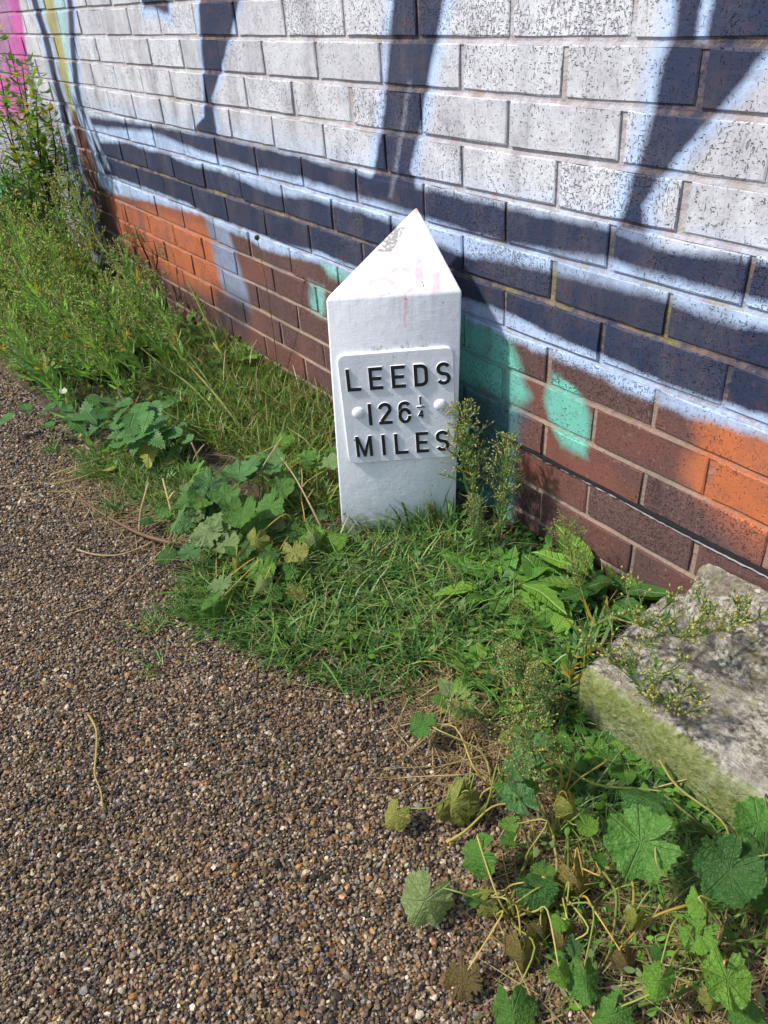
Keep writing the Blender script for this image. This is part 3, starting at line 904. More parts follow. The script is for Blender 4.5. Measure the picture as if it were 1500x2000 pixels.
def make_plate(M, W):
    # rounded slab centred on its own origin
    w, h, rad, th = W, 0.229, 0.016, 0.0065
    b = bmesh.new()
    def loop(inset, z):
        vs = []
        for cx, cy, a0 in ((w / 2 - rad, h / 2 - rad, 0), (-w / 2 + rad, h / 2 - rad, 90), (-w / 2 + rad, -h / 2 + rad, 180), (w / 2 - rad, -h / 2 + rad, 270)):
            for k in range(7):
                a = R(a0 + 15 * k)
                vs.append(b.verts.new((cx + math.cos(a) * (rad - inset), cy + math.sin(a) * (rad - inset), z)))
        return vs
    L = [loop(-0.0006, -0.003), loop(0, th * 0.55), loop(0.0007, th * 0.85), loop(0.0022, th)]
    n = len(L[0])
    for q in range(3):
        for k in range(n):
            b.faces.new((L[q][k], L[q][(k + 1) % n], L[q + 1][(k + 1) % n], L[q + 1][k]))
    b.faces.new(L[3])
    me = bpy.data.meshes.new('name_plate'); b.to_mesh(me); b.free()
    for p in me.polygons: p.use_smooth = len(p.vertices) == 4
    me.materials.append(M_PLATE)
    return me

MF = plate_frame(PA, PB)
plate = link('name_plate', make_plate(MF, 0.213), post)
plate.matrix_local = MF @ Matrix.Translation((0.1247, 0.2905, 0)) @ Matrix.Rotation(R(2.9), 4, 'Z')
plate['label'] = 'raised white plate with black lettering on the near face'
MF2 = plate_frame(PC, PA)
pl2 = link('name_plate', make_plate(MF2, 0.200), post)
pl2.matrix_local = MF2 @ Matrix.Translation((0.1235, 0.2905, 0.0))
pl2['label'] = 'edge of the second plate on the far face'

# raised letters: black faces on white cast sides
LW = 0.0066; TOPZ = 0.0065 + 0.0024
def letter(name, polys, dz=0.0):
    b = MB()
    for kk, poly in enumerate(polys):
        zt = TOPZ + dz + 0.00012 * kk
        n = len(poly)
        ins = 0.0
        cx = sum(p[0] for p in poly) / n; cy = sum(p[1] for p in poly) / n
        top = [b.vert((p[0], p[1], zt)) for p in poly]
        mid = [b.vert((p[0], p[1], zt - 0.0009)) for p in poly]
        bot = [b.vert((p[0] + (0.0008 if p[0] > cx else -0.0008), p[1] + (0.0011 if p[1] > cy else -0.0008), 0.0055)) for p in poly]
        b.mat = 0; b.face(*top)
        for k in range(n):
            b.mat = 0; b.face(mid[k], mid[(k + 1) % n], top[(k + 1) % n], top[k])
            b.mat = 1; b.face(bot[k], bot[(k + 1) % n], mid[(k + 1) % n], mid[k])
    o = link(name, b.mesh(name, [M_BLACK, M_PLATE], False, False), plate)
    return o
def stroke(pts, w=LW, closed=False):
    """quads along a path"""
    P = [Vector(p).to_2d() for p in pts]
    n = len(P); out = []
    L_, R_ = [], []
    for i in range(n):
        a = P[(i - 1) % n] if (closed or i > 0) else P[i]
        c = P[(i + 1) % n] if (closed or i < n - 1) else P[i]
        t = (c - a).normalized(); nn = Vector((-t.y, t.x))
        L_.append(P[i] + nn * w / 2); R_.append(P[i] - nn * w / 2)
    if closed:
        return [[R_[i], R_[(i + 1) % n], L_[(i + 1) % n], L_[i]] for i in range(n)]
    return [R_ + L_[::-1]]
def arc(cx, cy, rx, ry, a0, a1, n=14):
    return [(cx + rx * math.cos(R(a0 + (a1 - a0) * i / n)), cy + ry * math.sin(R(a0 + (a1 - a0) * i / n))) for i in range(n + 1)]
def glyph(ch, x, y, w, h, s=LW):
    """outline polygons of one character with its lower left corner at x, y"""
    if ch == 'L': pl = [[(0, 0), (w, 0), (w, s), (s, s), (s, h), (0, h)]]
    elif ch == 'E':
        m0, m1 = h / 2 - s / 2, h / 2 + s / 2
        pl = [[(0, 0), (w, 0), (w, s), (s, s), (s, m0), (w * .9, m0), (w * .9, m1), (s, m1), (s, h - s), (w, h - s), (w, h), (0, h)]]
    elif ch in 'I1' : pl = [[(0, 0), (s, 0), (s, h), (0, h)]]
    elif ch == 'M':
        pl = [[(0, 0), (s * .9, 0), (s * .9, h * .66), (w / 2 - s * .35, 0), (w / 2 + s * .35, 0), (w - s * .9, h * .66), (w - s * .9, 0), (w, 0), (w, h), (w - s * .95, h), (w / 2, h * .28), (s * .95, h), (0, h)]]
    elif ch == 'D':
        r = s / 2; rr = w * .52
        o_ = [(0, 0)] + [(w - rr + rr * math.cos(R(a)), rr + rr * math.sin(R(a))) for a in range(-90, 1, 15)] + [(w - rr + rr * math.cos(R(a)), h - rr + rr * math.sin(R(a))) for a in range(0, 91, 15)] + [(0, h)]
        ri = rr - s
        i_ = [(s, s)] + [(w - rr + ri * math.cos(R(a)), rr + ri * math.sin(R(a))) for a in range(-90, 1, 15)] + [(w - rr + ri * math.cos(R(a)), h - rr + ri * math.sin(R(a))) for a in range(0, 91, 15)] + [(s, h - s)]
        n = len(o_)
        pl = [[o_[k], o_[(k + 1) % n], i_[(k + 1) % n], i_[k]] for k in range(n)]
    elif ch == 'S':
        rx = (w - s) / 2; ry = (h - s) / 4; cx = w / 2
        p = arc(cx, h - s / 2 - ry, rx, ry, 25, 250, 14) + arc(cx, s / 2 + ry, rx, ry, 70, -155, 14)
        pl = stroke(p)
    elif ch == '2':
        rx = (w - s) / 2; ry = rx; cx = w / 2
        p = arc(cx, h - s / 2 - ry, rx, ry, 175, -35, 14) + [(s * .75, s * .98)]
        pl = stroke(p) + [[(0.0, 0), (w, 0), (w, s), (0.0, s)]]
    elif ch == '6':
        rx = (w - s) / 2; cx = w / 2; ry = h * .285
        p = arc(cx + s * .1, h - s / 2 - rx, rx, rx, 30, 165, 9) + [(s / 2 + 0.0002, h * .5), (s / 2, s / 2 + ry)]
        pl = stroke(p) + stroke(arc(cx, s / 2 + ry, rx, ry, 0, 345, 23), s, True)
    elif ch == '4':
        pl = [[(w * .62, 0), (w * .62 + s, 0), (w * .62 + s, h), (w * .5, h), (0, h * .3), (w * .3, h * .3), (w * .62, h * .78)], [(0, h * .22), (w, h * .22), (w, h * .22 + s), (0, h * .22 + s)]]
    return [[(x + p[0], y + p[1]) for p in q] for q in pl]
U0, V0 = 0.1247, 0.2905
def put_letter(name, ch, u, v, w, h, s=LW):
    letter(name, glyph(ch, u / 1000 - U0, v / 1000 - V0, w / 1000, h / 1000, s))
for ch, u, w in (('L', 32, 26), ('E', 73.5, 25.5), ('E', 115, 26), ('D', 156.5, 26), ('S', 198, 26)):
    put_letter('letter', ch, u, 333, w, 44.5)
for ch, u, w in (('1', 66, 7), ('2', 85, 26), ('6', 122.5, 25)):
    put_letter('numeral', ch, u, 260, w, 45)
put_letter('numeral', '1', 163.6, 297, 3.4, 15.5, 0.0034)
letter('fraction_bar', [[(0.158 - U0, 0.2895 - V0), (0.174 - U0, 0.2895 - V0), (0.174 - U0, 0.2918 - V0), (0.158 - U0, 0.2918 - V0)]])
put_letter('numeral', '4', 160.0, 268, 10.5, 15.5, 0.003)
for ch, u, w in (('M', 36, 32), ('I', 86.5, 7), ('L', 111, 26), ('E', 152.5, 24.5), ('S', 191, 26)):
    put_letter('letter', ch, u, 192.5, w, 45)
# rivet heads
def rivet(u, v, rad):
    b = MB(); rings = []
    for i in range(5):
        a = R(90 * i / 5); r_, z_ = rad * math.cos(a), 0.006 + 0.0062 * math.sin(a)
        rings.append([b.vert((math.cos(2 * math.pi * k / 20) * r_, math.sin(2 * math.pi * k / 20) * r_, z_)) for k in range(20)])
    for i in range(4):
        for k in range(20): b.face(rings[i][k], rings[i][(k + 1) % 20], rings[i + 1][(k + 1) % 20], rings[i + 1][k])
    b.face(*rings[4])
    link('rivet', b.mesh('rivet', M_PLATE, True, False), plate, (u - U0, v - V0, 0))
rivet(0.048, 0.287, 0.0125); rivet(0.203, 0.291, 0.0125)

# ------------------------------------------------------------------ concrete block
def concrete_material():
    mt, nt, bs, out = new_mat('mossy_concrete')
    geo = nt.n('ShaderNodeNewGeometry'); pos = geo.outputs['Position']
    sep = nt.n('ShaderNodeSeparateXYZ'); nt.l(pos, sep.inputs[0])
    sn = nt.n('ShaderNodeSeparateXYZ'); nt.l(geo.outputs['True Normal'], sn.inputs[0])
    a = nt.noise(pos, 18, 5, 0.65); b = nt.noise(pos, 120, 4, 0.7); c_ = nt.noise(pos, 6, 4, 0.6)
    col = nt.mix(nt.ramp(b, 0.40, 0.60), lin(86, 81, 71), lin(174, 170, 158))
    col = nt.mix(nt.ramp(a, 0.47, 0.60, 0, 0.7), col, lin(104, 98, 80))
    col = nt.mix(nt.ramp(c_, 0.52, 0.6, 0, 0.6), col, lin(176, 174, 164))
    # aggregate
    vo = nt.n('ShaderNodeTexVoronoi'); nt.l(pos, vo.inputs['Vector']); vo.inputs['Scale'].default_value = 70
    sc = nt.n('ShaderNodeSeparateColor'); nt.l(vo.outputs['Color'], sc.inputs[0])
    agg = nt.math('MULTIPLY', nt.ramp(vo.outputs['Distance'], 0.42, 0.34), nt.ramp(sc.outputs[0], 0.80, 0.82))
    agc = nt.mix(sc.outputs[1], lin(92, 88, 92), lin(206, 194, 180))
    col = nt.mix(agg, col, agc)
    # moss and algae on the vertical side that faces the towpath
    side = nt.math('MULTIPLY', nt.ramp(nt.math('MULTIPLY', sn.outputs[1], -1.0), 0.35, 0.7), nt.ramp(sep.outputs[1], -0.2, -0.22))
    alg = nt.math('MULTIPLY', side, nt.ramp(nt.math('ADD', nt.noise(pos, 14, 4), 0.0), 0.30, 0.55, 0.7, 1.0))
    green = nt.mix(nt.ramp(nt.noise(pos, 60, 4, 0.7), 0.35, 0.65), lin(92, 108, 40), lin(130, 136, 78))
    col = nt.mix(nt.math('MULTIPLY', alg, 0.85), col, green)
    mo = nt.math('MULTIPLY', nt.ramp(nt.noise(pos, 24, 5, 0.75), 0.56, 0.62), nt.ramp(sn.outputs[2], 0.2, 0.6))
    col = nt.mix(nt.math('MULTIPLY', mo, 0.6), col, lin(112, 110, 62))
    nt.l(col, bs.inputs['Base Color']); bs.inputs['Roughness'].default_value = 0.95
    bs.inputs['Specular IOR Level'].default_value = 0.2
    bp = nt.n('ShaderNodeBump'); bp.inputs['Strength'].default_value = 1.0; bp.inputs['Distance'].default_value = 0.006
    nt.l(nt.math('ADD', nt.math('ADD', a, nt.math('MULTIPLY', b, 0.9)), nt.math('MULTIPLY', agg, 0.3)), bp.inputs['Height']); nt.l(bp.outputs[0], bs.inputs['Normal'])
    return mt
M_CONC = concrete_material()

def rough_block(name, left_edge, xr, ztop, seed, parent=None, amp=0.0028, slope=0.0, wob=0.002, stepx=0.007):
    """a broken slab: left_edge runs [(x, y)...] from the front to the back; the right end is cut at xr"""
    rd = random.Random(seed)
    ya, yb = left_edge[0][1], left_edge[-1][1]
    ny = max(6, int((yb - ya) / 0.007)); nx = int((xr - left_edge[0][0]) / stepx)
    b = MB()
    def nz(x, y): return 0.5 * hnoise(x + seed, y, 1.7) + 0.35 * hnoise(x * 1.3 + 5, y * 1.9 + 2, 5.3) + 0.3 * hnoise(x * 1.7, y * 1.1 + seed, 13.0)
    lx = lambda y: float(np.interp(y, [p[1] for p in left_edge], [p[0] for p in left_edge]))
    grid = []
    for j in range(ny + 1):
        y0 = ya + (yb - ya) * j / ny
        row = []
        for i in range(nx + 1):
            x0 = lx(y0); x = x0 + (xr - x0) * i / nx
            y = y0 + (wob * hnoise(x, 0.3 * seed, 3.1) * (1 - j / ny))
            if i == 0: x += wob * hnoise(y * 3, seed, 2.0)
            ed = min(i * stepx, (y0 - ya))            # distance to the worn edges
            rnd = -0.006 * max(0, 1 - ed / 0.011) ** 2
            z = ztop + slope * (y - (ya + yb) / 2) + amp * nz(x, y) + rnd + rd.uniform(-.0009, .0009)
            row.append(b.vert((x, y, z)))
        grid.append(row)
    for j in range(ny):
        for i in range(nx): b.face(grid[j][i], grid[j][i + 1], grid[j + 1][i + 1], grid[j + 1][i])
    rim = [grid[j][0] for j in range(ny, 0, -1)] + [grid[0][i] for i in range(nx + 1)] + [grid[j][nx] for j in range(1, ny + 1)]
    prev = rim
    for t in (0.82, 0.62, 0.4, 0.2, -0.15):
        cur = []
        for v in rim:
            x, y, z = b.v[v]
            k = nz(x + 0.3 * z, y + t * 0.13) * amp * 0.8
            cur.append(b.vert((x - (0.0035 if x < left_edge[0][0] + 0.05 else 0) + k * 0.5, y - (0.003 if y < ya + 0.01 else 0) + k + rd.uniform(-.0006, .0006), z * t)))
        for k in range(len(rim) - 1): b.face(prev[k], cur[k], cur[k + 1], prev[k + 1])
        prev = cur
    return link(name, b.mesh(name, M_CONC, True, False), parent)

blk = thing('concrete_block', 'rough grey concrete block with green mossy side against the wall', 'concrete block')
rough_block('block_slab', [(0.592, -0.278), (0.580, -0.20), (0.568, -0.13), (0.560, -0.055), (0.590, -0.012)], 1.75, 0.112, 3, blk, slope=0.0)
rough_block('block_ledge', [(0.66, -0.115), (0.628, -0.10), (0.600, -0.06), (0.590, -0.010)], 1.7, 0.158, 9, blk, amp=0.007, slope=0.32, wob=0.009)
# stones lying loose on it
def small_stone(name, p, r, col, seed, label):
    rd = random.Random(seed); b = MB()
    rows = []
    for i in range(1, 6):
        th = math.pi * i / 6
        rows.append([b.vert((math.cos(2 * math.pi * k / 8) * math.sin(th) * r[0] * rd.uniform(.9, 1.1), math.sin(2 * math.pi * k / 8) * math.sin(th) * r[1] * rd.uniform(.9, 1.1), math.cos(th) * r[2])) for k in range(8)])
    a = b.vert((0, 0, r[2])); z = b.vert((0, 0, -r[2]))
    for i in range(4):
        for k in range(8): b.face(rows[i][k], rows[i + 1][k], rows[i + 1][(k + 1) % 8], rows[i][(k + 1) % 8])
    for k in range(8): b.face(a, rows[0][k], rows[0][(k + 1) % 8]); b.face(z, rows[4][(k + 1) % 8], rows[4][k])
    o = link(name, b.mesh(name, simple_mat(name, col, 0.7, 0.3, 80), True, False), None, p, (0, 0, rd.uniform(0, 3)))
    return tag(o, label, 'pebble')
q = at(1276, 1184, 0.108); small_stone('pebble', q, (0.006, 0.0045, 0.003), lin(92, 94, 104), 1, 'small slate blue pebble at the corner of the concrete block')
q = at(1276, 1321, 0.106); small_stone('stone_chip', q, (0.007, 0.005, 0.002), lin(206, 202, 196), 2, 'small white stone chip on top of the concrete block')

# ------------------------------------------------------------------ vegetation
def soil_z(x, y): return max(verge_h(x, y), -0.001)
def ground(px, py):
    p = at(px, py, 0.0)
    p.z = soil_z(p.x, p.y)
    return p
def poly_sampler(poly):
    P = np.array([(at(*q).x, at(*q).y) for q in poly])
    lo, hi = P.min(0), P.max(0)
    def sample(n):
        out = np.zeros((0, 2))
        while len(out) < n:
            q = rng.uniform(lo, hi, (n * 3, 2))
            ins = np.zeros(len(q), bool)
            j = len(P) - 1
            for i in range(len(P)):
                c = ((P[i, 1] > q[:, 1]) != (P[j, 1] > q[:, 1])) & (q[:, 0] < (P[j, 0] - P[i, 0]) * (q[:, 1] - P[i, 1]) / (P[j, 1] - P[i, 1] + 1e-12) + P[i, 0])
                ins ^= c; j = i
            out = np.concatenate([out, q[ins]])
        return out[:n]
    return sample
def box_sampler(xa_, xb_, ya_, yb_):
    return lambda n: np.stack([rng.uniform(xa_, xb_, n), rng.uniform(ya_, yb_, n)], 1)

class Blades:
    """grass as one mesh of tapering bent strips"""
    def __init__(s): s.v, s.c, s.n = [], [], 0
    def add(s, xy, length, width, lean, cols, curl=0.5, bias=(0, 0), flat=0.0, lift=0.0):
        n = len(xy)
        z0 = np.array([soil_z(a, b) for a, b in xy]) - 0.004 + lift
        L = rng.uniform(length[0], length[1], n); W = rng.uniform(width[0], width[1], n)
        az = rng.uniform(0, 2 * np.pi, n)
        ln = np.abs(rng.normal(0, lean, n)) + 0.08
        dx = np.cos(az) * ln + bias[0]; dy = np.sin(az) * ln + bias[1]
        dz = np.ones(n) * (1 - flat)
        nn = np.sqrt(dx * dx + dy * dy + dz * dz); D = np.stack([dx / nn, dy / nn, dz / nn], 1)
        hz = np.stack([dx, dy], 1); hz /= np.linalg.norm(hz, axis=1)[:, None] + 1e-9
        tw = rng.uniform(-0.9, 0.9, n)
        ca, sa = np.cos(np.pi / 2 + tw), np.sin(np.pi / 2 + tw)
        S = np.stack([hz[:, 0] * ca - hz[:, 1] * sa, hz[:, 0] * sa + hz[:, 1] * ca, 0 * L], 1)
        cu = rng.uniform(0.2, 1.0, n) * curl
        base = np.stack([xy[:, 0], xy[:, 1], z0], 1)
        ts = [0, 0.3, 0.62, 1.0]; ws = [0.8, 1.0, 0.7, 0]
        V = []
        for t, w in zip(ts, ws):
            p = base + D * (L * t)[:, None]
            bend = cu * t * t * L
            p[:, :2] += hz * (bend * 0.75)[:, None]
            p[:, 2] -= bend * 0.62
            p[:, 2] = np.maximum(p[:, 2], base[:, 2] + 0.003)
            if w > 0:
                V.append(p - S * (W * w / 2)[:, None]); V.append(p + S * (W * w / 2)[:, None])
            else: V.append(p)
        V = np.stack(V, 1)       # n,7,3
        cols = np.array(cols)[:, :3]
        cc = cols[rng.integers(0, len(cols), n)] * rng.uniform(0.7, 1.25, n)[:, None]
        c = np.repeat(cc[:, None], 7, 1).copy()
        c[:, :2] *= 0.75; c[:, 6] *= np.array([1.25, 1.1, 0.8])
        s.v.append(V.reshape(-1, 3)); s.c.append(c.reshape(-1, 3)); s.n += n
    def build(s, name, mat):
        V = np.concatenate(s.v); Cc = np.concatenate(s.c); n = s.n
        b = (np.arange(n) * 7)[:, None]
        tri = np.concatenate([b + np.array([t]) for t in ((0, 1, 3), (0, 3, 2), (2, 3, 5), (2, 5, 4), (4, 5, 6))], 0)
        me = bpy.data.meshes.new(name)
        me.vertices.add(len(V)); me.loops.add(tri.size); me.polygons.add(len(tri))
        me.vertices.foreach_set('co', V.astype(np.float32).ravel())
        me.polygons.foreach_set('loop_start', np.arange(0, tri.size, 3, dtype=np.int32))
        me.loops.foreach_set('vertex_index', tri.astype(np.int32).ravel())
        me.update(calc_edges=True)
        me.polygons.foreach_set('use_smooth', np.ones(len(tri), dtype=bool))
        a = me.color_attributes.new('Col', 'FLOAT_COLOR', 'POINT')
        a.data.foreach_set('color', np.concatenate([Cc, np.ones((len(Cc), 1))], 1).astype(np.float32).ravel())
        me.materials.append(mat)
        return link(name, me)

G_BLUE = [lin(84, 124, 66), lin(102, 144, 76), lin(70, 108, 58), lin(128, 158, 92)]
G_WARM = [lin(98, 134, 54), lin(120, 150, 66), lin(84, 122, 50), lin(136, 152, 80)]
G_DRY = [lin(172, 150, 108), lin(150, 126, 90), lin(190, 172, 132), lin(132, 108, 80)]

gb = Blades()
front = poly_sampler([(640, 1082), (720, 1080), (860, 1062), (980, 1090), (960, 1180), (900, 1260), (820, 1325), (720, 1300), (600, 1280), (520, 1240), (430, 1200), (375, 1140), (420, 1080), (560, 1010)])
gb.add(front(3400), (0.035, 0.085), (0.0026, 0.0048), 0.75, G_BLUE, 0.8, (-0.02, -0.12))
gb.add(front(1100), (0.07, 0.13), (0.0028, 0.0048), 0.75, G_BLUE + G_WARM, 0.9, (0.05, -0.15))
gb.add(front(480), (0.05, 0.11), (0.0018, 0.0032), 0.9, G_DRY, 0.8, (0.05, -0.15))
edge_f = poly_sampler([(380, 1130), (430, 1200), (520, 1250), (640, 1300), (760, 1340), (830, 1330), (830, 1360), (740, 1360), (600, 1320), (500, 1275), (400, 1235), (340, 1160)])
gb.add(edge_f(700), (0.03, 0.07), (0.002, 0.0036), 0.6, G_BLUE, 0.7, (0, -0.35))
left = poly_sampler([(655, 770), (665, 1020), (560, 1020), (470, 900), (380, 870), (300, 800), (330, 690), (420, 660), (560, 720)])
gb.add(left(5200), (0.05, 0.12), (0.0022, 0.0040), 0.45, G_WARM, 0.7, (0.0, -0.12))
gb.add(left(500), (0.08, 0.16), (0.002, 0.0036), 0.55, G_DRY, 0.7, (0.0, -0.1))
gb.add(box_sampler(-3.3, -0.7, -0.60, -0.02)(3200), (0.04, 0.10), (0.0025, 0.0045), 0.55, G_WARM + G_BLUE, 0.8, (-0.1, -0.15))
gb.add(poly_sampler([(150, 890), (330, 860), (420, 960), (400, 1060), (300, 1000), (200, 940)])(1500), (0.03, 0.09), (0.0022, 0.004), 0.6, G_WARM + G_BLUE, 0.8, (0, -0.2))
gb.add(poly_sampler([(640, 1050), (720, 1046), (900, 1030), (900, 1066), (720, 1086), (640, 1090)])(420), (0.015, 0.038), (0.0022, 0.004), 0.8, G_BLUE, 0.7, (0, -0.1))
tuft = poly_sampler([(780, 1030), (890, 1005), (905, 1050), (800, 1065)])
gb.add(tuft(170), (0.08, 0.15), (0.0028, 0.0045), 0.5, G_BLUE, 0.55, (0.0, -0.1))
gb.add(poly_sampler([(700, 1030), (800, 1030), (790, 1050), (700, 1052)])(70), (0.06, 0.10), (0.0026, 0.0042), 0.6, G_BLUE, 0.8, (0.1, -0.1))
# between post and wall, and right-hand verge
gb.add(box_sampler(0.06, 0.56, -0.34, -0.02)(900), (0.03, 0.08), (0.0022, 0.0042), 0.6, G_BLUE, 0.8, (0.05, -0.1))
gb.add(poly_sampler([(900, 1180), (1130, 1250), (1130, 1420), (1000, 1420), (880, 1330)])(700), (0.04, 0.10), (0.002, 0.0036), 0.7, G_BLUE + G_DRY[:1], 0.8, (0, -0.2))
gb.add(poly_sampler([(1050, 1440), (1150, 1450), (1460, 1640), (1500, 1800), (1300, 1800), (1100, 1600)])(1100), (0.03, 0.09), (0.0016, 0.003), 0.9, G_BLUE, 0.9)
gb.add(poly_sampler([(1000, 1650), (1500, 1750), (1500, 2000), (1050, 2000)])(220), (0.03, 0.10), (0.0014, 0.0026), 0.9, G_WARM, 0.9)
# tufts that crept on to the gravel
for px, py, k in ((305, 1310, 9), (300, 1225, 26), (350, 1200, 40), (400, 1210, 40), (690, 1270, 14), (490, 1260, 20), (230, 1000, 40), (180, 930, 60), (110, 880, 40), (330, 1290, 10), (600, 1310, 10)):
    c = at(px, py)
    gb.add(np.array([[c.x, c.y]]) + rng.normal(0, 0.012, (k, 2)), (0.03, 0.075), (0.002, 0.0032), 0.9, G_BLUE + G_WARM, 0.6, (-0.2, -0.3))
o = gb.build('grass', M_GRASS)
tag(o, 'green grass growing along the foot of the wall and around the post', 'grass', kind='stuff')

db = Blades()
for smp, n in ((poly_sampler([(770, 1310), (900, 1290), (1080, 1330), (1130, 1440), (1050, 1480), (880, 1420), (790, 1400)]), 320),
               (box_sampler(0.42, 1.1, -0.50, -0.27), 900), (box_sampler(-3.2, -0.35, -0.66, -0.03), 1300),
               (poly_sampler([(90, 930), (300, 890), (420, 1000), (360, 1080), (200, 1030)]), 380),
               (poly_sampler([(960, 1650), (1300, 1650), (1500, 1750), (1500, 2000), (1050, 2000)]), 500), (box_sampler(-0.2, 0.6, -0.55, -0.05), 500)):
    db.add(smp(n), (0.03, 0.13), (0.001, 0.0024), 1.2, G_DRY, 0.25, flat=0.93, lift=0.007)
o = db.build('dry_grass', M_GRASS)
tag(o, 'tan dead grass litter lying on the verge', 'dead grass', kind='stuff')

# -------- leaf shapes, unit size
def mallow_leaf_mesh(seed, cup=0.2, fold=0.0, holes=0, droop=0.0):
    rd = random.Random(seed); b = MB()
    NA = 56
    cen = b.vert((0, 0, 0))
    rows = []
    for q, f in enumerate((0.32, 0.68, 1.0)):
        row = []
        for k in range(NA):
            th = 2 * math.pi * (k + 0.5) / NA - math.pi
            lob = 0.97 - 0.11 * abs(math.sin(3.5 * th)) ** 4
            notch = max(0.0, 1 - (math.pi - abs(th)) / 0.34)
            r = f * lob * (1 - (0.72 * notch ** 1.2) * (0.45 + 0.55 * f))
            if q == 2: r *= 1 + 0.034 * (1 if k % 2 else -1) + rd.uniform(-0.04, 0.03)
            x, y = r * math.cos(th), r * math.sin(th)
            z = cup * r * r + 0.035 * r * math.cos(7 * th) + 0.07 * r ** 3 * math.sin(11 * th + 3 * seed) + 0.17 * r * r * math.sin(2 * th + seed) + 0.09 * r * r * math.sin(5 * th + 2 * seed) + rd.uniform(-0.02, 0.02) * f
            z -= fold * abs(y) ** 1.3
            z -= droop * max(0, x) ** 1.6
            if fold: y *= (1 - 0.25 * fold)
            row.append(b.vert((x, y, z)))
        rows.append(row)
    gap = {NA - 1}
    for k in range(NA):
        k2 = (k + 1) % NA
        if k in gap: continue
        b.face(cen, rows[0][k], rows[0][k2])
        for q in range(2):
            if holes and rd.random() < holes * (0.7 if q else 0.3): continue
            b.face(rows[q][k], rows[q + 1][k], rows[q + 1][k2], rows[q][k2])
    return b.mesh('leaf', M_MALLOW, True, False)
ML = {'flat': [mallow_leaf_mesh(s, 0.14 + 0.05 * (s % 3), 0.12 * (s % 4)) for s in (1, 2, 3, 21, 22, 23)], 'cup': [mallow_leaf_mesh(s, 0.38, 0, 0.02) for s in (4, 5, 24, 25)],
      'fold': [mallow_leaf_mesh(s, 0.05, 0.75) for s in (6, 7)], 'hang': [mallow_leaf_mesh(s, 0.0, 0.45, 0, 0.35) for s in (8, 9)],
      'eaten': [mallow_leaf_mesh(s, 0.12, 0.25, 0.22) for s in (10, 11)], 'wilt': [mallow_leaf_mesh(s, -0.15, 0.9, 0.08, 0.6) for s in (12, 13)]}

def ovate_leaf_mesh(seed, width=0.5, teeth=0, nseg=9, curl=0.2, fold=0.15, peak=0.36):
    rd = random.Random(seed); b = MB(); prev = None
    for i in range(nseg + 1):
        t = i / nseg
        # egg shape with its widest point at `peak`
        e = math.log(0.5) / math.log(peak)
        w = width * 0.5 * math.sin(math.pi * (t ** e)) ** 0.85 if 0 < t < 1 else 0.0
        if teeth and 0 < t < 1: w *= 1 + (teeth if i % 2 else -teeth)
        z = -curl * t * t + 0.02 * math.sin(9 * t + seed)
        if i in (0, nseg): cur = (b.vert((0, t, z)),)
        else:
            wl, wr = w * rd.uniform(.93, 1.07), w * rd.uniform(.93, 1.07)
            cur = (b.vert((-wl, t + 0.03 * (1 if i % 2 else 0) * (teeth > 0), z + wl * fold + rd.uniform(-.02, .02) * width)), b.vert((0, t, z)), b.vert((wr, t + 0.03 * (1 if i % 2 else 0) * (teeth > 0), z + wr * fold + rd.uniform(-.02, .02) * width)))
        if prev:
            if len(prev) == 1: b.face(prev[0], cur[1], cur[0]); b.face(prev[0], cur[2], cur[1])
            elif len(cur) == 1: b.face(prev[0], prev[1], cur[0]); b.face(prev[1], prev[2], cur[0])
            else: b.face(prev[0], prev[1], cur[1], cur[0]); b.face(prev[1], prev[2], cur[2], cur[1])
        prev = cur
    return b.mesh('leaf', M_PINN, True, False)
NETTLE = [ovate_leaf_mesh(s, 0.60, 0.17, 17, 0.22, 0.2, 0.33) for s in (1, 2, 3)]
DOCK = [ovate_leaf_mesh(s, 0.36, 0.03, 9, 0.25, 0.2, 0.45) for s in (4, 5, 6)]
ROUND = [ovate_leaf_mesh(s, 0.75, 0.02, 8, 0.15, 0.1, 0.45) for s in (7, 8)]

TINT = {'g': lin(88, 134, 54), 'd': lin(66, 108, 46), 'b': lin(116, 160, 58), 'p': lin(132, 152, 96), 'y': lin(150, 150, 74), 'o': lin(142, 122, 66), 'n': lin(120, 100, 62), 'c': lin(92, 134, 76)}
def vary(c, a=0.15):
    k = random.uniform(1 - a, 1 + a)
    return (c[0] * k * random.uniform(.94, 1.06), c[1] * k, c[2] * k * random.uniform(.9, 1.1), 1)

def stalk_mesh(pts, r0, r1, col):
    b = MB(); b.col = col
    P = [Vector(p) for p in pts]
    # smooth through control points
    out = []
    n = len(P)
    for i in range(n - 1):
        p0, p1, p2, p3 = P[max(i - 1, 0)], P[i], P[i + 1], P[min(i + 2, n - 1)]
        for q in range(4):
            t = q / 4
            out.append(0.5 * ((2 * p1) + (p2 - p0) * t + (2 * p0 - 5 * p1 + 4 * p2 - p3) * t * t + (3 * p1 - p0 - 3 * p2 + p3) * t ** 3))
    out.append(P[-1])
    b.tube(out, [r0 + (r1 - r0) * i / (len(out) - 1) for i in range(len(out))], 5)
    return b.mesh('leaf_stalk', M_GREEN)

def leaf_rot(normal, tip):
    """rotation taking local +z to normal and local +x towards tip"""
    n = Vector(normal).normalized(); t = Vector(tip); t = (t - n * t.dot(n))
    if t.length < 1e-4: t = n.orthogonal()
    t.normalize(); s_ = n.cross(t)
    return Matrix((t, s_, n)).transposed()
TOCAM = Vector((0.62, -0.50, 0.6))

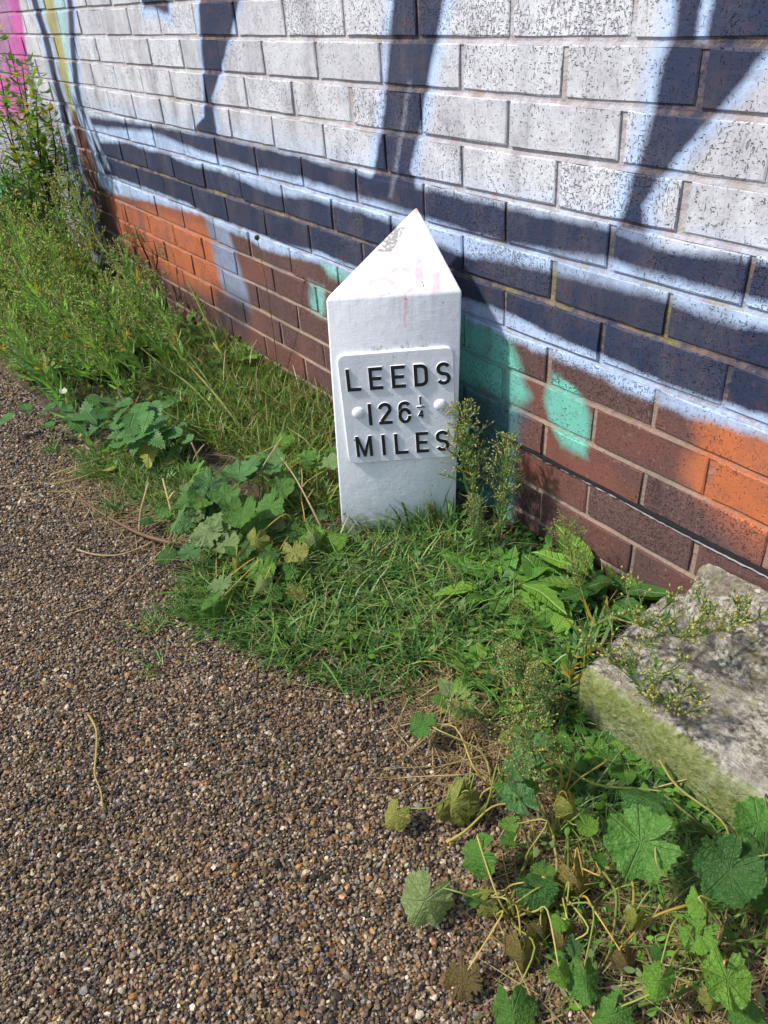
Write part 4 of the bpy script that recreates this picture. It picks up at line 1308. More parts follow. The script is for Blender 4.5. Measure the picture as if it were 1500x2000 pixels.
def mallow_plant(label, group, roots, leaves, stalk_col, arch=0.05, extra=None):
    root0 = ground(*roots[0])
    if extra:
        xr = random.Random(extra[0])
        leaves = list(leaves)
        for _ in range(extra[1]):
            q = xr.choice(leaves[:extra[2]])
            leaves.append((q[0] + xr.gauss(0, 26), q[1] + xr.gauss(0, 20), xr.uniform(30, 58), max(0.02, q[3] * xr.uniform(0.45, 0.95)), xr.choice(['flat', 'cup', 'fold', 'eaten']), xr.choice('ggcbpd'), xr.choice('olnrf')))
    t = thing('mallow_plant', label, 'plant', root0, group=group)
    for (px, py, dpx, z, shape, tint, tipdir) in leaves:
        p = at(px, py, z)
        dist = (p - Vector(CAM)).length
        rad = dpx * 0.5 / FPX * dist * 1.0
        # nearest root
        rp = min((ground(*r_) for r_ in roots), key=lambda g_: (g_ - p).length)
        away = Vector((p.x - rp.x, p.y - rp.y, 0))
        if away.length < 0.01: away = Vector((random.uniform(-1, 1), random.uniform(-1, 1), 0))
        away.normalize()
        tipw = {'o': away, 'd': Vector((0, 0, -1)), 'l': Vector((-0.58, -0.8, 0)), 'r': Vector((0.58, 0.8, 0)), 'n': Vector((0.8, -0.58, 0)), 'f': Vector((-0.8, 0.58, 0))}[tipdir]
        tipw = away + tipw * 0.35
        hang = shape in ('hang', 'wilt') or tipdir == 'd'
        nrm = Vector((random.uniform(-.35, .35), random.uniform(-.35, .35), 1.0)) + away * 0.25 + TOCAM * 0.35
        if shape in ('hang', 'wilt') or tipdir == 'd':
            nrm = TOCAM * 0.9 + away * 0.5 + Vector((random.uniform(-.25, .25), random.uniform(-.25, .25), 0.15)); tipw = Vector((away.x * 0.3, away.y * 0.3, -1))
        Rm = leaf_rot(nrm, tipw)
        me = random.choice(ML[shape])
        lo = link('leaf', me, t, p - root0, Rm.to_euler(), rad, vary(TINT[tint]))
        # stalk
        top = p - root0
        a = rp - root0
        mid = a.lerp(top, 0.55) + Vector((random.uniform(-.026, .026), random.uniform(-.026, .026), arch * random.uniform(0.5, 1.3)))
        q1 = a.lerp(top, 0.2) + Vector((random.uniform(-.015, .015), random.uniform(-.015, .015), arch * 0.7))
        pre = top - Rm @ Vector((rad * 0.35, 0, rad * 0.15))
        if hang:
            mid = mid - TOCAM * 0.018; mid.z = max(mid.z, pre.z + 0.012)
            pre = pre - TOCAM * 0.006
        sc_ = vary(random.choice(stalk_col), 0.2)
        link('leaf_stalk', stalk_mesh([a, q1, mid, pre, top + Rm @ Vector((0, 0, -0.001))], 0.0015, 0.0008, sc_), t)
    return t

STALK_G = [lin(120, 136, 66), lin(138, 142, 80), lin(104, 122, 58)]
STALK_Y = [lin(206, 188, 112), lin(190, 184, 110), lin(214, 186, 100), lin(160, 172, 88), lin(146, 162, 82)]
mallow_plant('low mallow with pale eaten leaves spilling over gravel left of the post', 'mallow plants', [(520, 1040), (430, 1010), (590, 1060)], [
    (468, 928, 80, .13, 'cup', 'c', 'o'), (410, 945, 76, .12, 'flat', 'c', 'l'), (382, 925, 62, .10, 'fold', 'b', 'd'), (520, 902, 88, .13, 'flat', 'c', 'r'),
    (597, 892, 50, .10, 'flat', 'g', 'r'), (642, 906, 52, .09, 'flat', 'p', 'o'), (527, 988, 72, .11, 'flat', 'g', 'r'), (472, 1002, 76, .12, 'cup', 'g', 'o'),
    (370, 975, 66, .09, 'flat', 'g', 'l'), (350, 1012, 66, .08, 'fold', 'c', 'l'), (378, 998, 56, .08, 'flat', 'p', 'l'), (405, 1038, 74, .09, 'eaten', 'p', 'n'),
    (500, 1057, 60, .09, 'hang', 'y', 'd'), (575, 1076, 62, .08, 'eaten', 'y', 'r'), (460, 1094, 64, .07, 'wilt', 'y', 'd'), (567, 1117, 44, .05, 'flat', 'g', 'o'),
    (512, 1113, 62, .06, 'flat', 'b', 'n'), (510, 1142, 56, .06, 'fold', 'p', 'n'), (580, 1160, 50, .04, 'eaten', 'y', 'd'), (430, 1140, 54, .06, 'eaten', 'p', 'n'),
    (470, 1066, 70, .08, 'flat', 'd', 'o'), (550, 950, 56, .10, 'flat', 'g', 'o'), (650, 1046, 72, .06, 'fold', 'b', 'r'), (616, 1056, 50, .07, 'wilt', 'p', 'd'),
    (325, 1086, 44, .04, 'flat', 'd', 'l'), (370, 1078, 50, .06, 'flat', 'c', 'l'), (510, 1190, 56, .03, 'flat', 'd', 'o'), (285, 1012, 30, .04, 'fold', 'd', 'l'),
    (495, 916, 60, .12, 'cup', 'c', 'f'), (440, 965, 70, .12, 'flat', 'g', 'o'), (430, 1016, 64, .10, 'flat', 'p', 'o'), (545, 1020, 50, .08, 'eaten', 'p', 'r'),
    (560, 1040, 60, .07, 'flat', 'd', 'o'), (500, 1020, 70, .09, 'flat', 'g', 'n'), (395, 975, 60, .10, 'cup', 'g', 'f'), (445, 1060, 56, .08, 'flat', 'p', 'n')],
    STALK_G + STALK_Y[:1], 0.03, (4, 46, 32))
mallow_plant('trailing mallow with long yellow stalks and wilted leaves over the gravel', 'mallow plants', [(1090, 1570), (1080, 1640), (1050, 1500), (1000, 1480), (1040, 1690), (960, 1540), (1110, 1760), (930, 1600), (1000, 1790)], [
    (930, 1670, 92, .07, 'hang', 'g', 'd'), (830, 1760, 112, .05, 'hang', 'p', 'd'), (770, 1592, 64, .04, 'hang', 'y', 'd'), (885, 1572, 92, .05, 'wilt', 'y', 'd'),
    (945, 1768, 58, .03, 'hang', 'y', 'd'), (1047, 1728, 80, .06, 'fold', 'd', 'n'), (1130, 1730, 86, .05, 'wilt', 'o', 'd'), (1020, 1872, 88, .035, 'wilt', 'o', 'd'),
    (905, 1912, 70, .02, 'eaten', 'n', 'n'), (1143, 1912, 76, .05, 'fold', 'g', 'n'), (1095, 1905, 50, .06, 'fold', 'b', 'd'), (1015, 1560, 76, .09, 'flat', 'c', 'l'),
    (990, 1535, 50, .09, 'flat', 'g', 'l'), (826, 1416, 58, .05, 'flat', 'g', 'l'), (1120, 1582, 66, .09, 'wilt', 'y', 'd'), (1146, 1612, 44, .09, 'flat', 'b', 'r'),
    (1190, 1480, 48, .05, 'flat', 'g', 'r'), (1170, 1680, 34, .05, 'flat', 'g', 'o'), (996, 1608, 40, .07, 'flat', 'b', 'n'), (1040, 1462, 86, .11, 'flat', 'c', 'f'),
    (1092, 1455, 60, .09, 'flat', 'g', 'r'), (990, 1440, 34, .07, 'flat', 'y', 'l'), (1094, 1800, 36, .05, 'flat', 'b', 'n'), (1062, 1830, 64, .03, 'wilt', 'n', 'd'),
    (1000, 1982, 96, .03, 'fold', 'g', 'n'), (905, 1540, 50, .04, 'fold', 'y', 'd'), (1100, 1850, 70, .03, 'wilt', 'n', 'd'), (1010, 1500, 60, .10, 'flat', 'c', 'l'), (1225, 1890, 60, .03, 'wilt', 'n', 'd'), (860, 1590, 44, .04, 'wilt', 'y', 'd')],
    STALK_Y, 0.045, (5, 14, 27))
mallow_plant('sprawling mallow with large fresh green leaves below the concrete block', 'mallow plants', [(1440, 1790), (1330, 1700), (1500, 1880), (1380, 1880), (1300, 1780), (1500, 1700)], [
    (1252, 1645, 134, .13, 'flat', 'g', 'n'), (1262, 1560, 96, .13, 'fold', 'd', 'f'), (1425, 1700, 116, .12, 'cup', 'd', 'n'), (1482, 1608, 96, .14, 'flat', 'g', 'f'),
    (1492, 1672, 86, .13, 'flat', 'd', 'r'), (1287, 1917, 66, .09, 'fold', 'b', 'd'), (1420, 1912, 92, .10, 'flat', 'b', 'n'), (1365, 1822, 70, .08, 'eaten', 'b', 'n'),
    (1370, 1762, 56, .09, 'fold', 'b', 'r'), (1192, 1985, 80, .04, 'fold', 'g', 'n'), (1400, 1750, 54, .10, 'flat', 'g', 'n'), (1285, 1860, 30, .06, 'flat', 'g', 'n'),
    (1500, 1760, 60, .09, 'flat', 'g', 'r'), (1390, 1960, 50, .05, 'wilt', 'y', 'd'), (1240, 1800, 46, .05, 'wilt', 'y', 'd'), (1460, 1990, 60, .05, 'flat', 'g', 'n')],
    STALK_Y + STALK_G, 0.055)
# extra bare stalks, lying in a tangle
tr = thing('stalk_tangle', 'tangle of bare yellow mallow stalks lying across the gravel', 'stalks', ground(1250, 1750))
for pts in ([(1090, 1570, .05), (1085, 1640, .05), (1085, 1700, .045), (1060, 1770, .04), (1045, 1850, .03)], [(1100, 1590, .05), (1105, 1690, .05), (1085, 1740, .04), (1100, 1790, .03)],
            [(1500, 1755, .05), (1420, 1760, .06), (1320, 1765, .07), (1250, 1800, .05), (1200, 1870, .03)], [(1285, 1490, .11), (1330, 1540, .10), (1400, 1600, .09), (1440, 1650, .06)],
            [(1300, 1555, .09), (1380, 1610, .08), (1440, 1660, .05)], [(1080, 1480, .06), (1160, 1525, .07), (1250, 1540, .09), (1300, 1550, .1)], [(1170, 1700, .04), (1190, 1715, .05), (1205, 1750, .05), (1200, 1830, .04), (1180, 1880, .02)],
            [(1180, 1690, .03), (1230, 1715, .06), (1245, 1760, .05), (1210, 1820, .03), (1170, 1900, .015)], [(1030, 1660, .04), (1010, 1710, .04), (990, 1755, .03), (960, 1765, .03)], [(1500, 1840, .06), (1400, 1830, .05), (1300, 1850, .04), (1200, 1860, .03)],
            [(1250, 1970, .03), (1340, 1930, .05), (1400, 1870, .06), (1500, 1820, .06)], [(930, 1600, .04), (955, 1560, .06), (1000, 1480, .07), (1010, 1475, .06)], [(870, 1640, .02), (900, 1620, .03), (960, 1580, .05), (1010, 1570, .05)]):
    link('stalk', stalk_mesh([at(q[0], q[1], q[2] * 0.55) - tr.location + Vector((random.uniform(-.006, .006), random.uniform(-.006, .006), 0)) for q in pts], 0.0024, 0.0011, vary(random.choice(STALK_Y + STALK_G), 0.25)), tr)

# -------- nettle
nt_leaves = [(51, 796, 26, .06), (11, 817, 26, .06), (93, 797, 22, .07), (91, 827, 26, .06), (145, 813, 34, .09), (152, 829, 32, .08), (171, 789, 34, .11), (189, 784, 30, .12), (208, 781, 26, .12),
             (203, 808, 34, .10), (187, 829, 32, .08), (235, 803, 38, .12), (240, 787, 26, .13), (269, 803, 46, .13), (301, 800, 40, .12), (232, 823, 38, .10), (256, 825, 40, .12), (312, 822, 36, .11),
             (237, 846, 38, .09), (235, 862, 36, .08), (269, 849, 42, .11), (288, 841, 38, .11), (301, 857, 38, .10), (264, 866, 36, .08), (291, 883, 44, .06), (328, 849, 40, .09), (363, 857, 30, .08),
             (339, 880, 26, .06), (331, 899, 30, .04), (115, 781, 24, .09), (355, 829, 18, .08), (130, 800, 26, .08), (220, 795, 30, .12), (285, 820, 36, .13), (250, 845, 34, .11), (310, 840, 34, .10), (175, 812, 30, .10)]
base = ground(345, 905)
nettle = thing('nettle', 'bushy nettle with dark toothed leaves leaning over the path edge', 'plant', base)
stems = [[(345, 905, .0), (320, 868, .06), (270, 835, .10), (200, 812, .09), (110, 803, .075), (0, 802, .055)], [(345, 905, 0), (315, 860, .07), (290, 815, .11), (270, 795, .13)], [(345, 905, 0), (270, 860, .06), (180, 825, .08), (130, 812, .08)], [(350, 905, 0), (330, 870, .05), (360, 850, .08)]]
for st in stems:
    link('stem', stalk_mesh([at(*q) - base for q in st], 0.0022, 0.0011, lin(66, 52, 48)), nettle)
for i, (px, py, s_, z) in enumerate(nt_leaves):
    p = at(px, py, z)
    ln = s_ * 1.45 / FPX * (p - Vector(CAM)).length
    a = random.uniform(0, 6.28)
    tip = Vector((math.cos(a), math.sin(a), -0.35)) + Vector((0.1, -0.5, -0.2))
    nrm = Vector((random.uniform(-.4, .4), random.uniform(-.4, .4), 1)) + TOCAM * 0.35
    Rm = leaf_rot(nrm, tip) @ Matrix.Rotation(-math.pi / 2, 3, 'Z')
    yel = i in (24, 28)
    link('leaf', random.choice(NETTLE), nettle, p - base - Rm @ Vector((0, ln * 0.5, 0)), Rm.to_euler(), ln, vary(TINT['y'] if yel else lin(76, 124, 62), 0.25))

# -------- broad-leaved rosettes right of the post
def rosette(name, label, c, n, ln, meshes, tints, seed, up=0.55, group=None):
    rd = random.Random(seed)
    base = Vector(c)
    t = thing(name, label, 'plant', base, group=group)
    for i in range(n):
        a = 2.4 * i + rd.uniform(-.3, .3)
        d = Vector((math.cos(a), math.sin(a), up * rd.uniform(0.5, 1.6)))
        L = rd.uniform(*ln)
        Rm = leaf_rot(Vector((-d.x * 0.6, -d.y * 0.6, 1.2)) + Vector((rd.uniform(-.3, .3), rd.uniform(-.3, .3), 0)), d) @ Matrix.Rotation(-math.pi / 2, 3, 'Z')
        st = d.normalized() * L * rd.uniform(0.15, 0.6)
        lo = link('leaf', rd.choice(meshes), t, st, Rm.to_euler(), L, vary(TINT[rd.choice(tints)], 0.2))
        b = MB(); b.col = lin(128, 138, 82); b.tube([(0, 0, -0.01), st * 0.5 + Vector((0, 0, 0.006)), st], [0.0022, 0.0018, 0.0014], 5)
        link('leaf_stalk', b.mesh('leaf_stalk', M_GREEN), t)
    return t
rosette('dock', 'glossy broad leaved dock growing right of the post foot', ground(985, 1165), 17, (0.07, 0.12), DOCK, 'ggbb', 5, 0.95)
rosette('dock', 'dark broad leaved plant in the corner between wall and concrete block', ground(1190, 1180), 15, (0.07, 0.115), DOCK, 'ggdb', 6, 1.1)
rosette('dock', 'broad leaved plant between the dock and the concrete block', ground(1090, 1175), 18, (0.055, 0.10), DOCK + ROUND, 'gdgb', 16, 1.1)
rosette('round_leaved_weed', 'small round leaved weed under the flowering stems beside the block', ground(1070, 1270), 20, (0.035, 0.058), ROUND, 'ggb', 8, 1.1)
rosette('round_leaved_weed', 'small round leaved weed at the grass edge left of the withered stems', ground(880, 1290), 10, (0.022, 0.038), ROUND, 'gbb', 9, 0.9)
rosette('round_leaved_weed', 'small bright weed in the grass in front of the post', ground(715, 1215), 10, (0.022, 0.042), DOCK, 'bb', 10, 0.9)
rosette('round_leaved_weed', 'broad green leaves in the grass left of the post', ground(470, 720), 14, (0.07, 0.12), DOCK, 'gbb', 12, 0.8)
rosette('round_leaved_weed', 'low green weed by the wall foot behind the nettle', ground(420, 790), 12, (0.05, 0.09), DOCK, 'gbc', 13, 0.7)

# small creeping leaves under everything on the right
gc = MB()
def creeping(smp, n, sz, cols):
    for x, y in smp(n):
        z = soil_z(x, y) + random.uniform(0.004, 0.035)
        gc.col = vary(random.choice(cols), 0.25)
        a = random.uniform(0, 6.28)
        gc.blade((x, y, z), (math.cos(a), math.sin(a), random.uniform(-.2, .5)), (-math.sin(a), math.cos(a), 0), random.uniform(*sz), random.uniform(*sz) * 0.55, 3, 0.2)
creeping(poly_sampler([(950, 1180), (1180, 1200), (1140, 1430), (1230, 1510), (1450, 1630), (1300, 1650), (1080, 1560), (960, 1400), (900, 1290)]), 650, (0.010, 0.024), [TINT['g'], TINT['d'], TINT['b'], TINT['p']])
creeping(poly_sampler([(900, 1020), (1250, 1120), (1270, 1190), (1000, 1230), (900, 1140)]), 260, (0.014, 0.03), [TINT['g'], TINT['d']])
creeping(poly_sampler([(1000, 1600), (1500, 1680), (1500, 2000), (1080, 2000)]), 240, (0.006, 0.016), [TINT['g'], TINT['p'], TINT['b']])
creeping(front, 240, (0.012, 0.028), [TINT['g'], TINT['b'], TINT['p']])
creeping(box_sampler(-2.9, -0.6, -0.6, -0.05), 1500, (0.015, 0.04), [TINT['g'], TINT['d'], TINT['b'], TINT['y']])
o = link('ground_cover', gc.mesh('ground_cover', M_GREEN))
tag(o, 'small creeping green leaves covering the verge soil', 'ground cover', kind='stuff')

# -------- tall flowering fleabane with narrow leaves and bud clusters
def fleabane_proto(seed, h=0.42, nleaf=46, panicle=0.5, yellow=0.12, dense=1.0, leafcol=lin(96, 124, 62), budcol=lin(156, 152, 84), ls=1.0, spread=1.0, path=None):
    rd = random.Random(seed)
    st, fo, fl = MB(), MB(), MB()
    bx, by = rd.uniform(-.1, .1), rd.uniform(-.1, .1)
    def axis(t): return Vector((bx * h * t * t, by * h * t * t, h * t))
    if path:
        pv = [Vector(q) for q in path]
        def axis(t):
            f_ = min(max(t, 0), 1) * (len(pv) - 1); i_ = min(int(f_), len(pv) - 2); u_ = f_ - i_
            p0_, p1_, p2_, p3_ = pv[max(i_ - 1, 0)], pv[i_], pv[i_ + 1], pv[min(i_ + 2, len(pv) - 1)]
            return 0.5 * ((2 * p1_) + (p2_ - p0_) * u_ + (2 * p0_ - 5 * p1_ + 4 * p2_ - p3_) * u_ * u_ + (3 * p1_ - p0_ - 3 * p2_ + p3_) * u_ ** 3)
    st.col = lin(160, 170, 104)
    st.tube([axis(i / 8) for i in range(9)], [0.0028 - 0.0018 * i / 8 for i in range(9)], 5)
    for i in range(nleaf):
        t = 0.06 + 0.80 * (i / nleaf) ** 0.9
        a = 2.4 * i + rd.uniform(-.3, .3)
        d = Vector((math.cos(a), math.sin(a), rd.uniform(0.35, 1.1)))
        fo.col = vary(leafcol, 0.25) if rd.random() > yellow else vary(lin(186, 158, 60), 0.15)
        L = rd.uniform(0.035, 0.075) * (1.15 - 0.55 * t) * ls
        fo.blade(axis(t), d, (-math.sin(a), math.cos(a), 0), L, rd.uniform(0.006, 0.010) * (0.35 + 0.65 * ls), 3, rd.uniform(0.15, 0.5), 0.2)
    nb_ = int(26 * dense)
    for i in range(nb_):
        t = 1 - panicle * (1 - (i / nb_)) * 0.98
        a = 2.4 * i + rd.uniform(-.4, .4)
        L = (0.035 + 0.075 * (1 - (t - (1 - panicle)) / panicle)) * rd.uniform(0.7, 1.15) * spread
        d = Vector((math.cos(a), math.sin(a), rd.uniform(0.6, 1.3))).normalized()
        p0 = axis(min(t, 1))
        st.tube([p0, p0 + d * L * 0.5, p0 + d * L + Vector((0, 0, L * .1))], [0.0009, 0.0007, 0.0005], 3, False)
        for k in range(int(10 * dense)):
            tt = rd.uniform(0.35, 1.05)
            pp = p0 + d * L * tt
            dd = (d + Vector((rd.uniform(-1, 1), rd.uniform(-1, 1), rd.uniform(-.4, .9)))).normalized()
            ll = rd.uniform(0.006, 0.018)
            e = pp + dd * ll
            st.tube([pp, e], [0.0005, 0.0004], 3, False)
            r_ = rd.random()
            fl.col = vary(budcol, 0.2) if r_ < 0.6 else (vary(lin(128, 146, 74), 0.2) if r_ < 0.85 else vary(lin(190, 168, 122), 0.15))
            fl.bud(e, dd, rd.uniform(0.005, 0.009), rd.uniform(0.0028, 0.0050))
            if rd.random() < 0.3:
                fo.col = vary(leafcol, 0.25)
                fo.blade(pp, dd, dd.orthogonal(), rd.uniform(0.012, 0.028), 0.0038, 2, 0.3)
    return [('stem', st.mesh('stem', M_GREEN)), ('leaves', fo.mesh('leaves', M_GREEN)), ('flower_heads', fl.mesh('flower_heads', M_GREEN))], h

def lean_rot(v, spin):
    return (Vector((0, 0, 1)).rotation_difference(Vector(v).normalized()) @ Euler((0, 0, spin)).to_quaternion()).to_euler()
def place_fleabane(proto, base, tip, label, group, name='fleabane'):
    parts, h = proto
    v = Vector(tip) - Vector(base)
    t = thing(name, label, 'plant', base, lean_rot(v, random.uniform(0, 6.28)), group, v.length / h)
    for nm, me in parts:
        o_ = link(nm, me, t)
        if nm != 'stem': o_['kind'] = 'stuff'
    return t
FB = [fleabane_proto(s, 0.36, 40, 0.68, 0.06, 0.95, c, bc, 1.0) for s, c, bc in ((1, lin(126, 174, 84), lin(198, 206, 116)), (2, lin(142, 184, 96), lin(210, 210, 130)), (3, lin(108, 164, 84), lin(184, 200, 110)), (4, lin(134, 172, 80), lin(206, 204, 118)))]
FBB = [fleabane_proto(s, 0.30, 80, 0.62, 0.08, 1.25, c, bc, 0.75, 0.62) for s, c, bc in ((11, lin(118, 152, 98), lin(206, 194, 132)), (12, lin(124, 158, 106), lin(198, 194, 134)))]
FBS = [fleabane_proto(21, 0.34, 40, 0.42, 0.18, 1.0, lin(100, 134, 78), lin(198, 192, 118), 0.7)]

# beside the post and around the block
place_fleabane(FBB[0], (0.140, -0.085, 0.01), (0.124, -0.112, 0.295), 'fleabane with tan bud clusters against the right edge of the post', 'flowering weeds')
place_fleabane(FBB[1], (0.185, -0.070, 0.01), (0.215, -0.080, 0.255), 'fleabane close to the wall, right of the one touching the post', 'flowering weeds')
place_fleabane(FBB[1], (0.185, -0.12, 0.01), (0.195, -0.150, 0.150), 'short fleabane with dense buds low against the wall right of the post', 'flowering weeds')
b0_ = ground(1130, 1180); place_fleabane(FBS[0], b0_, at(1110, 1015, 0.17), 'fleabane with pale buds rising in front of the brown bricks', 'flowering weeds')
b0_ = ground(1160, 1270); place_fleabane(FBS[0], b0_, at(1120, 1080, 0.13), 'fleabane with yellow lower leaves behind the concrete block corner', 'flowering weeds')
for base_, pth, lab, sd_ in (((0.548, -0.215, 0.0), [(0, 0, 0), (-0.005, -0.005, 0.09), (0.03, 0.0, 0.165), tuple(at(1330, 1245, 0.185) - Vector((0.548, -0.215, 0))), tuple(at(1480, 1210, 0.19) - Vector((0.548, -0.215, 0)))], 'fleabane leaning far right over the top of the concrete block', 31),
                        ((0.556, -0.255, 0.0), [(0, 0, 0), (0.0, -0.012, 0.085), (0.03, -0.01, 0.155), tuple(at(1260, 1350, 0.165) - Vector((0.556, -0.255, 0))), tuple(at(1340, 1400, 0.15) - Vector((0.556, -0.255, 0)))], 'fleabane drooping across the mossy edge of the concrete block', 32)):
    pr_ = fleabane_proto(sd_, 0.34, 46, 0.42, 0.2, 1.0, lin(100, 134, 78), lin(198, 192, 118), 0.7, 0.8, pth)[0]
    t_ = thing('fleabane', lab, 'plant', base_, group='flowering weeds')
    for nm, me in pr_:
        o_ = link(nm, me, t_)
        if nm != 'stem': o_['kind'] = 'stuff'
b0_ = ground(1080, 1420); place_fleabane(FBB[0], b0_, at(990, 1270, 0.16), 'fleabane with a mass of tan buds left of the concrete block', 'flowering weeds')
b0_ = ground(1080, 1430); place_fleabane(FBB[1], b0_, at(1040, 1310, 0.15), 'bushy fleabane in front of the concrete block corner', 'flowering weeds')
b0_ = ground(1060, 1520); place_fleabane(FBS[0], b0_, at(1035, 1440, 0.20), 'grey green fleabane above the trailing mallow', 'flowering weeds')
b0_ = ground(960, 1400); place_fleabane(FBB[1], b0_, at(880, 1385, 0.08), 'small fleabane spreading at the gravel edge', 'flowering weeds')
b0_ = ground(1030, 1230); place_fleabane(FBS[0], b0_, at(1000, 1180, 0.09), 'small fleabane with green buds among the dock leaves', 'flowering weeds')
b0_ = ground(860, 1035); place_fleabane(FBB[0], b0_, at(835, 985, 0.075), 'tiny brown flowered weed in the grass tuft before the post', 'flowering weeds')

# the tangle along the wall to the left
LBL = 'fleabane among the dense yellow green stand along the wall left of the post'
k = 0
rd = random.Random(21)
spots = []
while len(spots) < 78:
    x = rd.uniform(-2.75, -0.95); y = rd.uniform(-0.58, -0.10)
    if y > -0.2 and x > -1.9: continue
    if all((x - a) ** 2 + ((y - b) * 1.6) ** 2 > 0.006 for a, b in spots): spots.append((x, y))
for x, y in spots:
    hgt = rd.uniform(0.28, 0.44) * (1.0 if x < -1.4 else 0.85)
    ln_ = Vector((rd.uniform(-0.9, 0.1), rd.uniform(-0.7, 0.1), 1.0)).normalized() * hgt * 1.2
    bz = Vector((x, y, soil_z(x, y) - 0.005))
    where = 'at the gravel edge' if y < -0.44 else ('close to the wall' if y > -0.24 else 'in the middle')
    side_ = 'nearest the post' if x > -1.5 else ('below the tall weed at far left' if x < -2.15 else 'behind the nettle')
    place_fleabane(FB[k % 4], bz, bz + ln_, 'fleabane %s of the dense stand, %s' % (where, side_), 'stand of fleabane along the wall'); k += 1
# individual long stems that stand out of the mass
for bp, tp, lab in (((470, 835), (205, 470, .30), 'long pale stem of fleabane slanting left across the stand'), ((490, 820), (330, 470, .16), 'long fleabane stem slanting towards the orange paint'),
                    ((380, 700), (70, 375, .42), 'tall fleabane with tan buds in front of the grey paint'), ((330, 690), (120, 420, .30), 'fleabane with cream buds below the tall dark stems'), ((250, 640), (30, 420, .30), 'fleabane at the left picture edge below the dark stems')):
    b0_ = ground(*bp); place_fleabane(fleabane_proto(60 + k, (at(*tp) - b0_).length, 60, 0.38, 0.12, 1.3, lin(116, 144, 70), lin(186, 176, 98), 0.8), b0_, at(*tp), lab, 'stand of fleabane along the wall'); k += 1

# -------- tall dark-stemmed weed at the far left
def tall_weed(label, base, tips, seed, leafcols, nleaf, lsize):
    rd = random.Random(seed)
    base = Vector(base)
    t = thing('tall_weed', label, 'plant', base, group='tall dark stemmed weeds')
    lf = MB()
    for tp in tips:
        tp = Vector(tp)
        b_ = Vector((rd.uniform(-.08, .08), rd.uniform(-.05, .05), -0.01))
        top = tp - base
        mid = b_.lerp(top, 0.55) + Vector((rd.uniform(-.03, .03), rd.uniform(-.02, .02), 0.02))
        s_ = MB(); s_.col = lin(78, 56, 48)
        pts = [b_, b_.lerp(mid, 0.5) + Vector((rd.uniform(-.01, .01), rd.uniform(-.01, .01), 0)), mid, mid.lerp(top, 0.5) + Vector((rd.uniform(-.012, .012), rd.uniform(-.012, .012), 0)), top]
        s_.tube(pts, [0.0048, 0.0042, 0.0034, 0.0024, 0.0012], 6)
        link('stem', s_.mesh('stem', M_GREEN), t)
        for i in range(nleaf):
            u = rd.uniform(0.25, 1.0) ** 0.7
            p = mid.lerp(top, (u - .5) * 2) if u > .5 else b_.lerp(mid, u * 2)
            a = rd.uniform(0, 6.28)
            d = Vector((math.cos(a), math.sin(a), rd.uniform(-.5, .6)))
            off_ = d * rd.uniform(0.005, 0.05)
            lf.col = lin(90, 78, 54); lf.tube([p, p + off_], 0.0007, 3, False)
            lf.col = vary(rd.choice(leafcols), 0.25)
            L = rd.uniform(*lsize)
            lf.blade(p + off_, d, (-math.sin(a), math.cos(a), rd.uniform(-.3, .3)), L, L * 0.55, 4, rd.uniform(0.1, 0.5), 0.15)
    o_ = link('leaves', lf.mesh('leaves', M_GREEN), t); o_['kind'] = 'stuff'
    return t
TW = [lin(96, 134, 60), lin(80, 116, 54), lin(138, 154, 66), lin(178, 166, 72), lin(108, 142, 66)]
def near_wall(px, py, y): return aty(px, py, y)
tall_weed('tall dark stemmed weed with green and yellow leaves at the left picture edge', (-2.52, -0.16, 0), [near_wall(18, 90, -.12), near_wall(42, 118, -.14), near_wall(-20, 60, -.1), near_wall(70, 175, -.16), near_wall(5, 190, -.2), near_wall(55, 240, -.2), near_wall(-30, 150, -.2)], 3, TW, 80, (0.024, 0.05))
tall_weed('shorter dark stemmed weed just right of the tall one by the grey paint', (-2.22, -0.13, 0), [near_wall(95, 205, -.12), near_wall(112, 245, -.1), near_wall(84, 270, -.15), near_wall(128, 300, -.08), near_wall(60, 300, -.18)], 4, TW, 42, (0.02, 0.042))
tall_weed('leafy weed with dark stems low at the left picture edge', (-2.45, -0.30, 0), [near_wall(-10, 300, -.3), near_wall(25, 330, -.28), near_wall(55, 350, -.26), near_wall(-40, 360, -.3)], 5, TW[:2] + TW[4:], 60, (0.022, 0.045))

# -------- single stems
def twig(label, pts, r0, r1, col, name='dry_stem', cat='stem', side=(), group='dry stems'):
    P = [at(*q) for q in pts]
    base = P[0]
    t = thing(name, label, cat, base, group=group)
    rough_ = MB(); rough_.col = col
    link('stem', stalk_mesh([p - base for p in P], r0, r1, col), t)
    for sd in side:
        link('side_twig', stalk_mesh([at(*q) - base for q in sd], r1 * 1.2, r1 * 0.6, col), t)
    return t
TAN = lin(196, 172, 138); BRN = lin(142, 112, 88); STRAW = lin(206, 186, 140)
twig('brown dead branch with side twigs lying on gravel beside the mallow', [(340, 1062, .02), (280, 1045, .02), (225, 1018, .018), (180, 990, .022), (152, 970, .03)], 0.0050, 0.0018, BRN, side=([(207, 1010, .02), (206, 990, .035), (208, 975, .05)], [(245, 1030, .018), (215, 1035, .012), (195, 1040, .008)], [(170, 985, .02), (160, 960, .04)]))
twig('pale curved straw on the gravel below the dead branch', [(150, 1073, .008), (185, 1083, .008), (230, 1084, .008), (275, 1070, .008), (302, 1055, .012)], 0.0022, 0.0016, TAN)
twig('long straight pale straw running from the mallow down to the left', [(335, 1058, .03), (290, 1100, .015), (240, 1140, .008), (190, 1180, .007), (130, 1200, .006)], 0.0020, 0.0012, TAN)
twig('thin grey straw parallel to the long pale one', [(350, 1095, .02), (300, 1125, .01), (262, 1160, .006), (235, 1195, .005)], 0.0013, 0.0009, BRN)
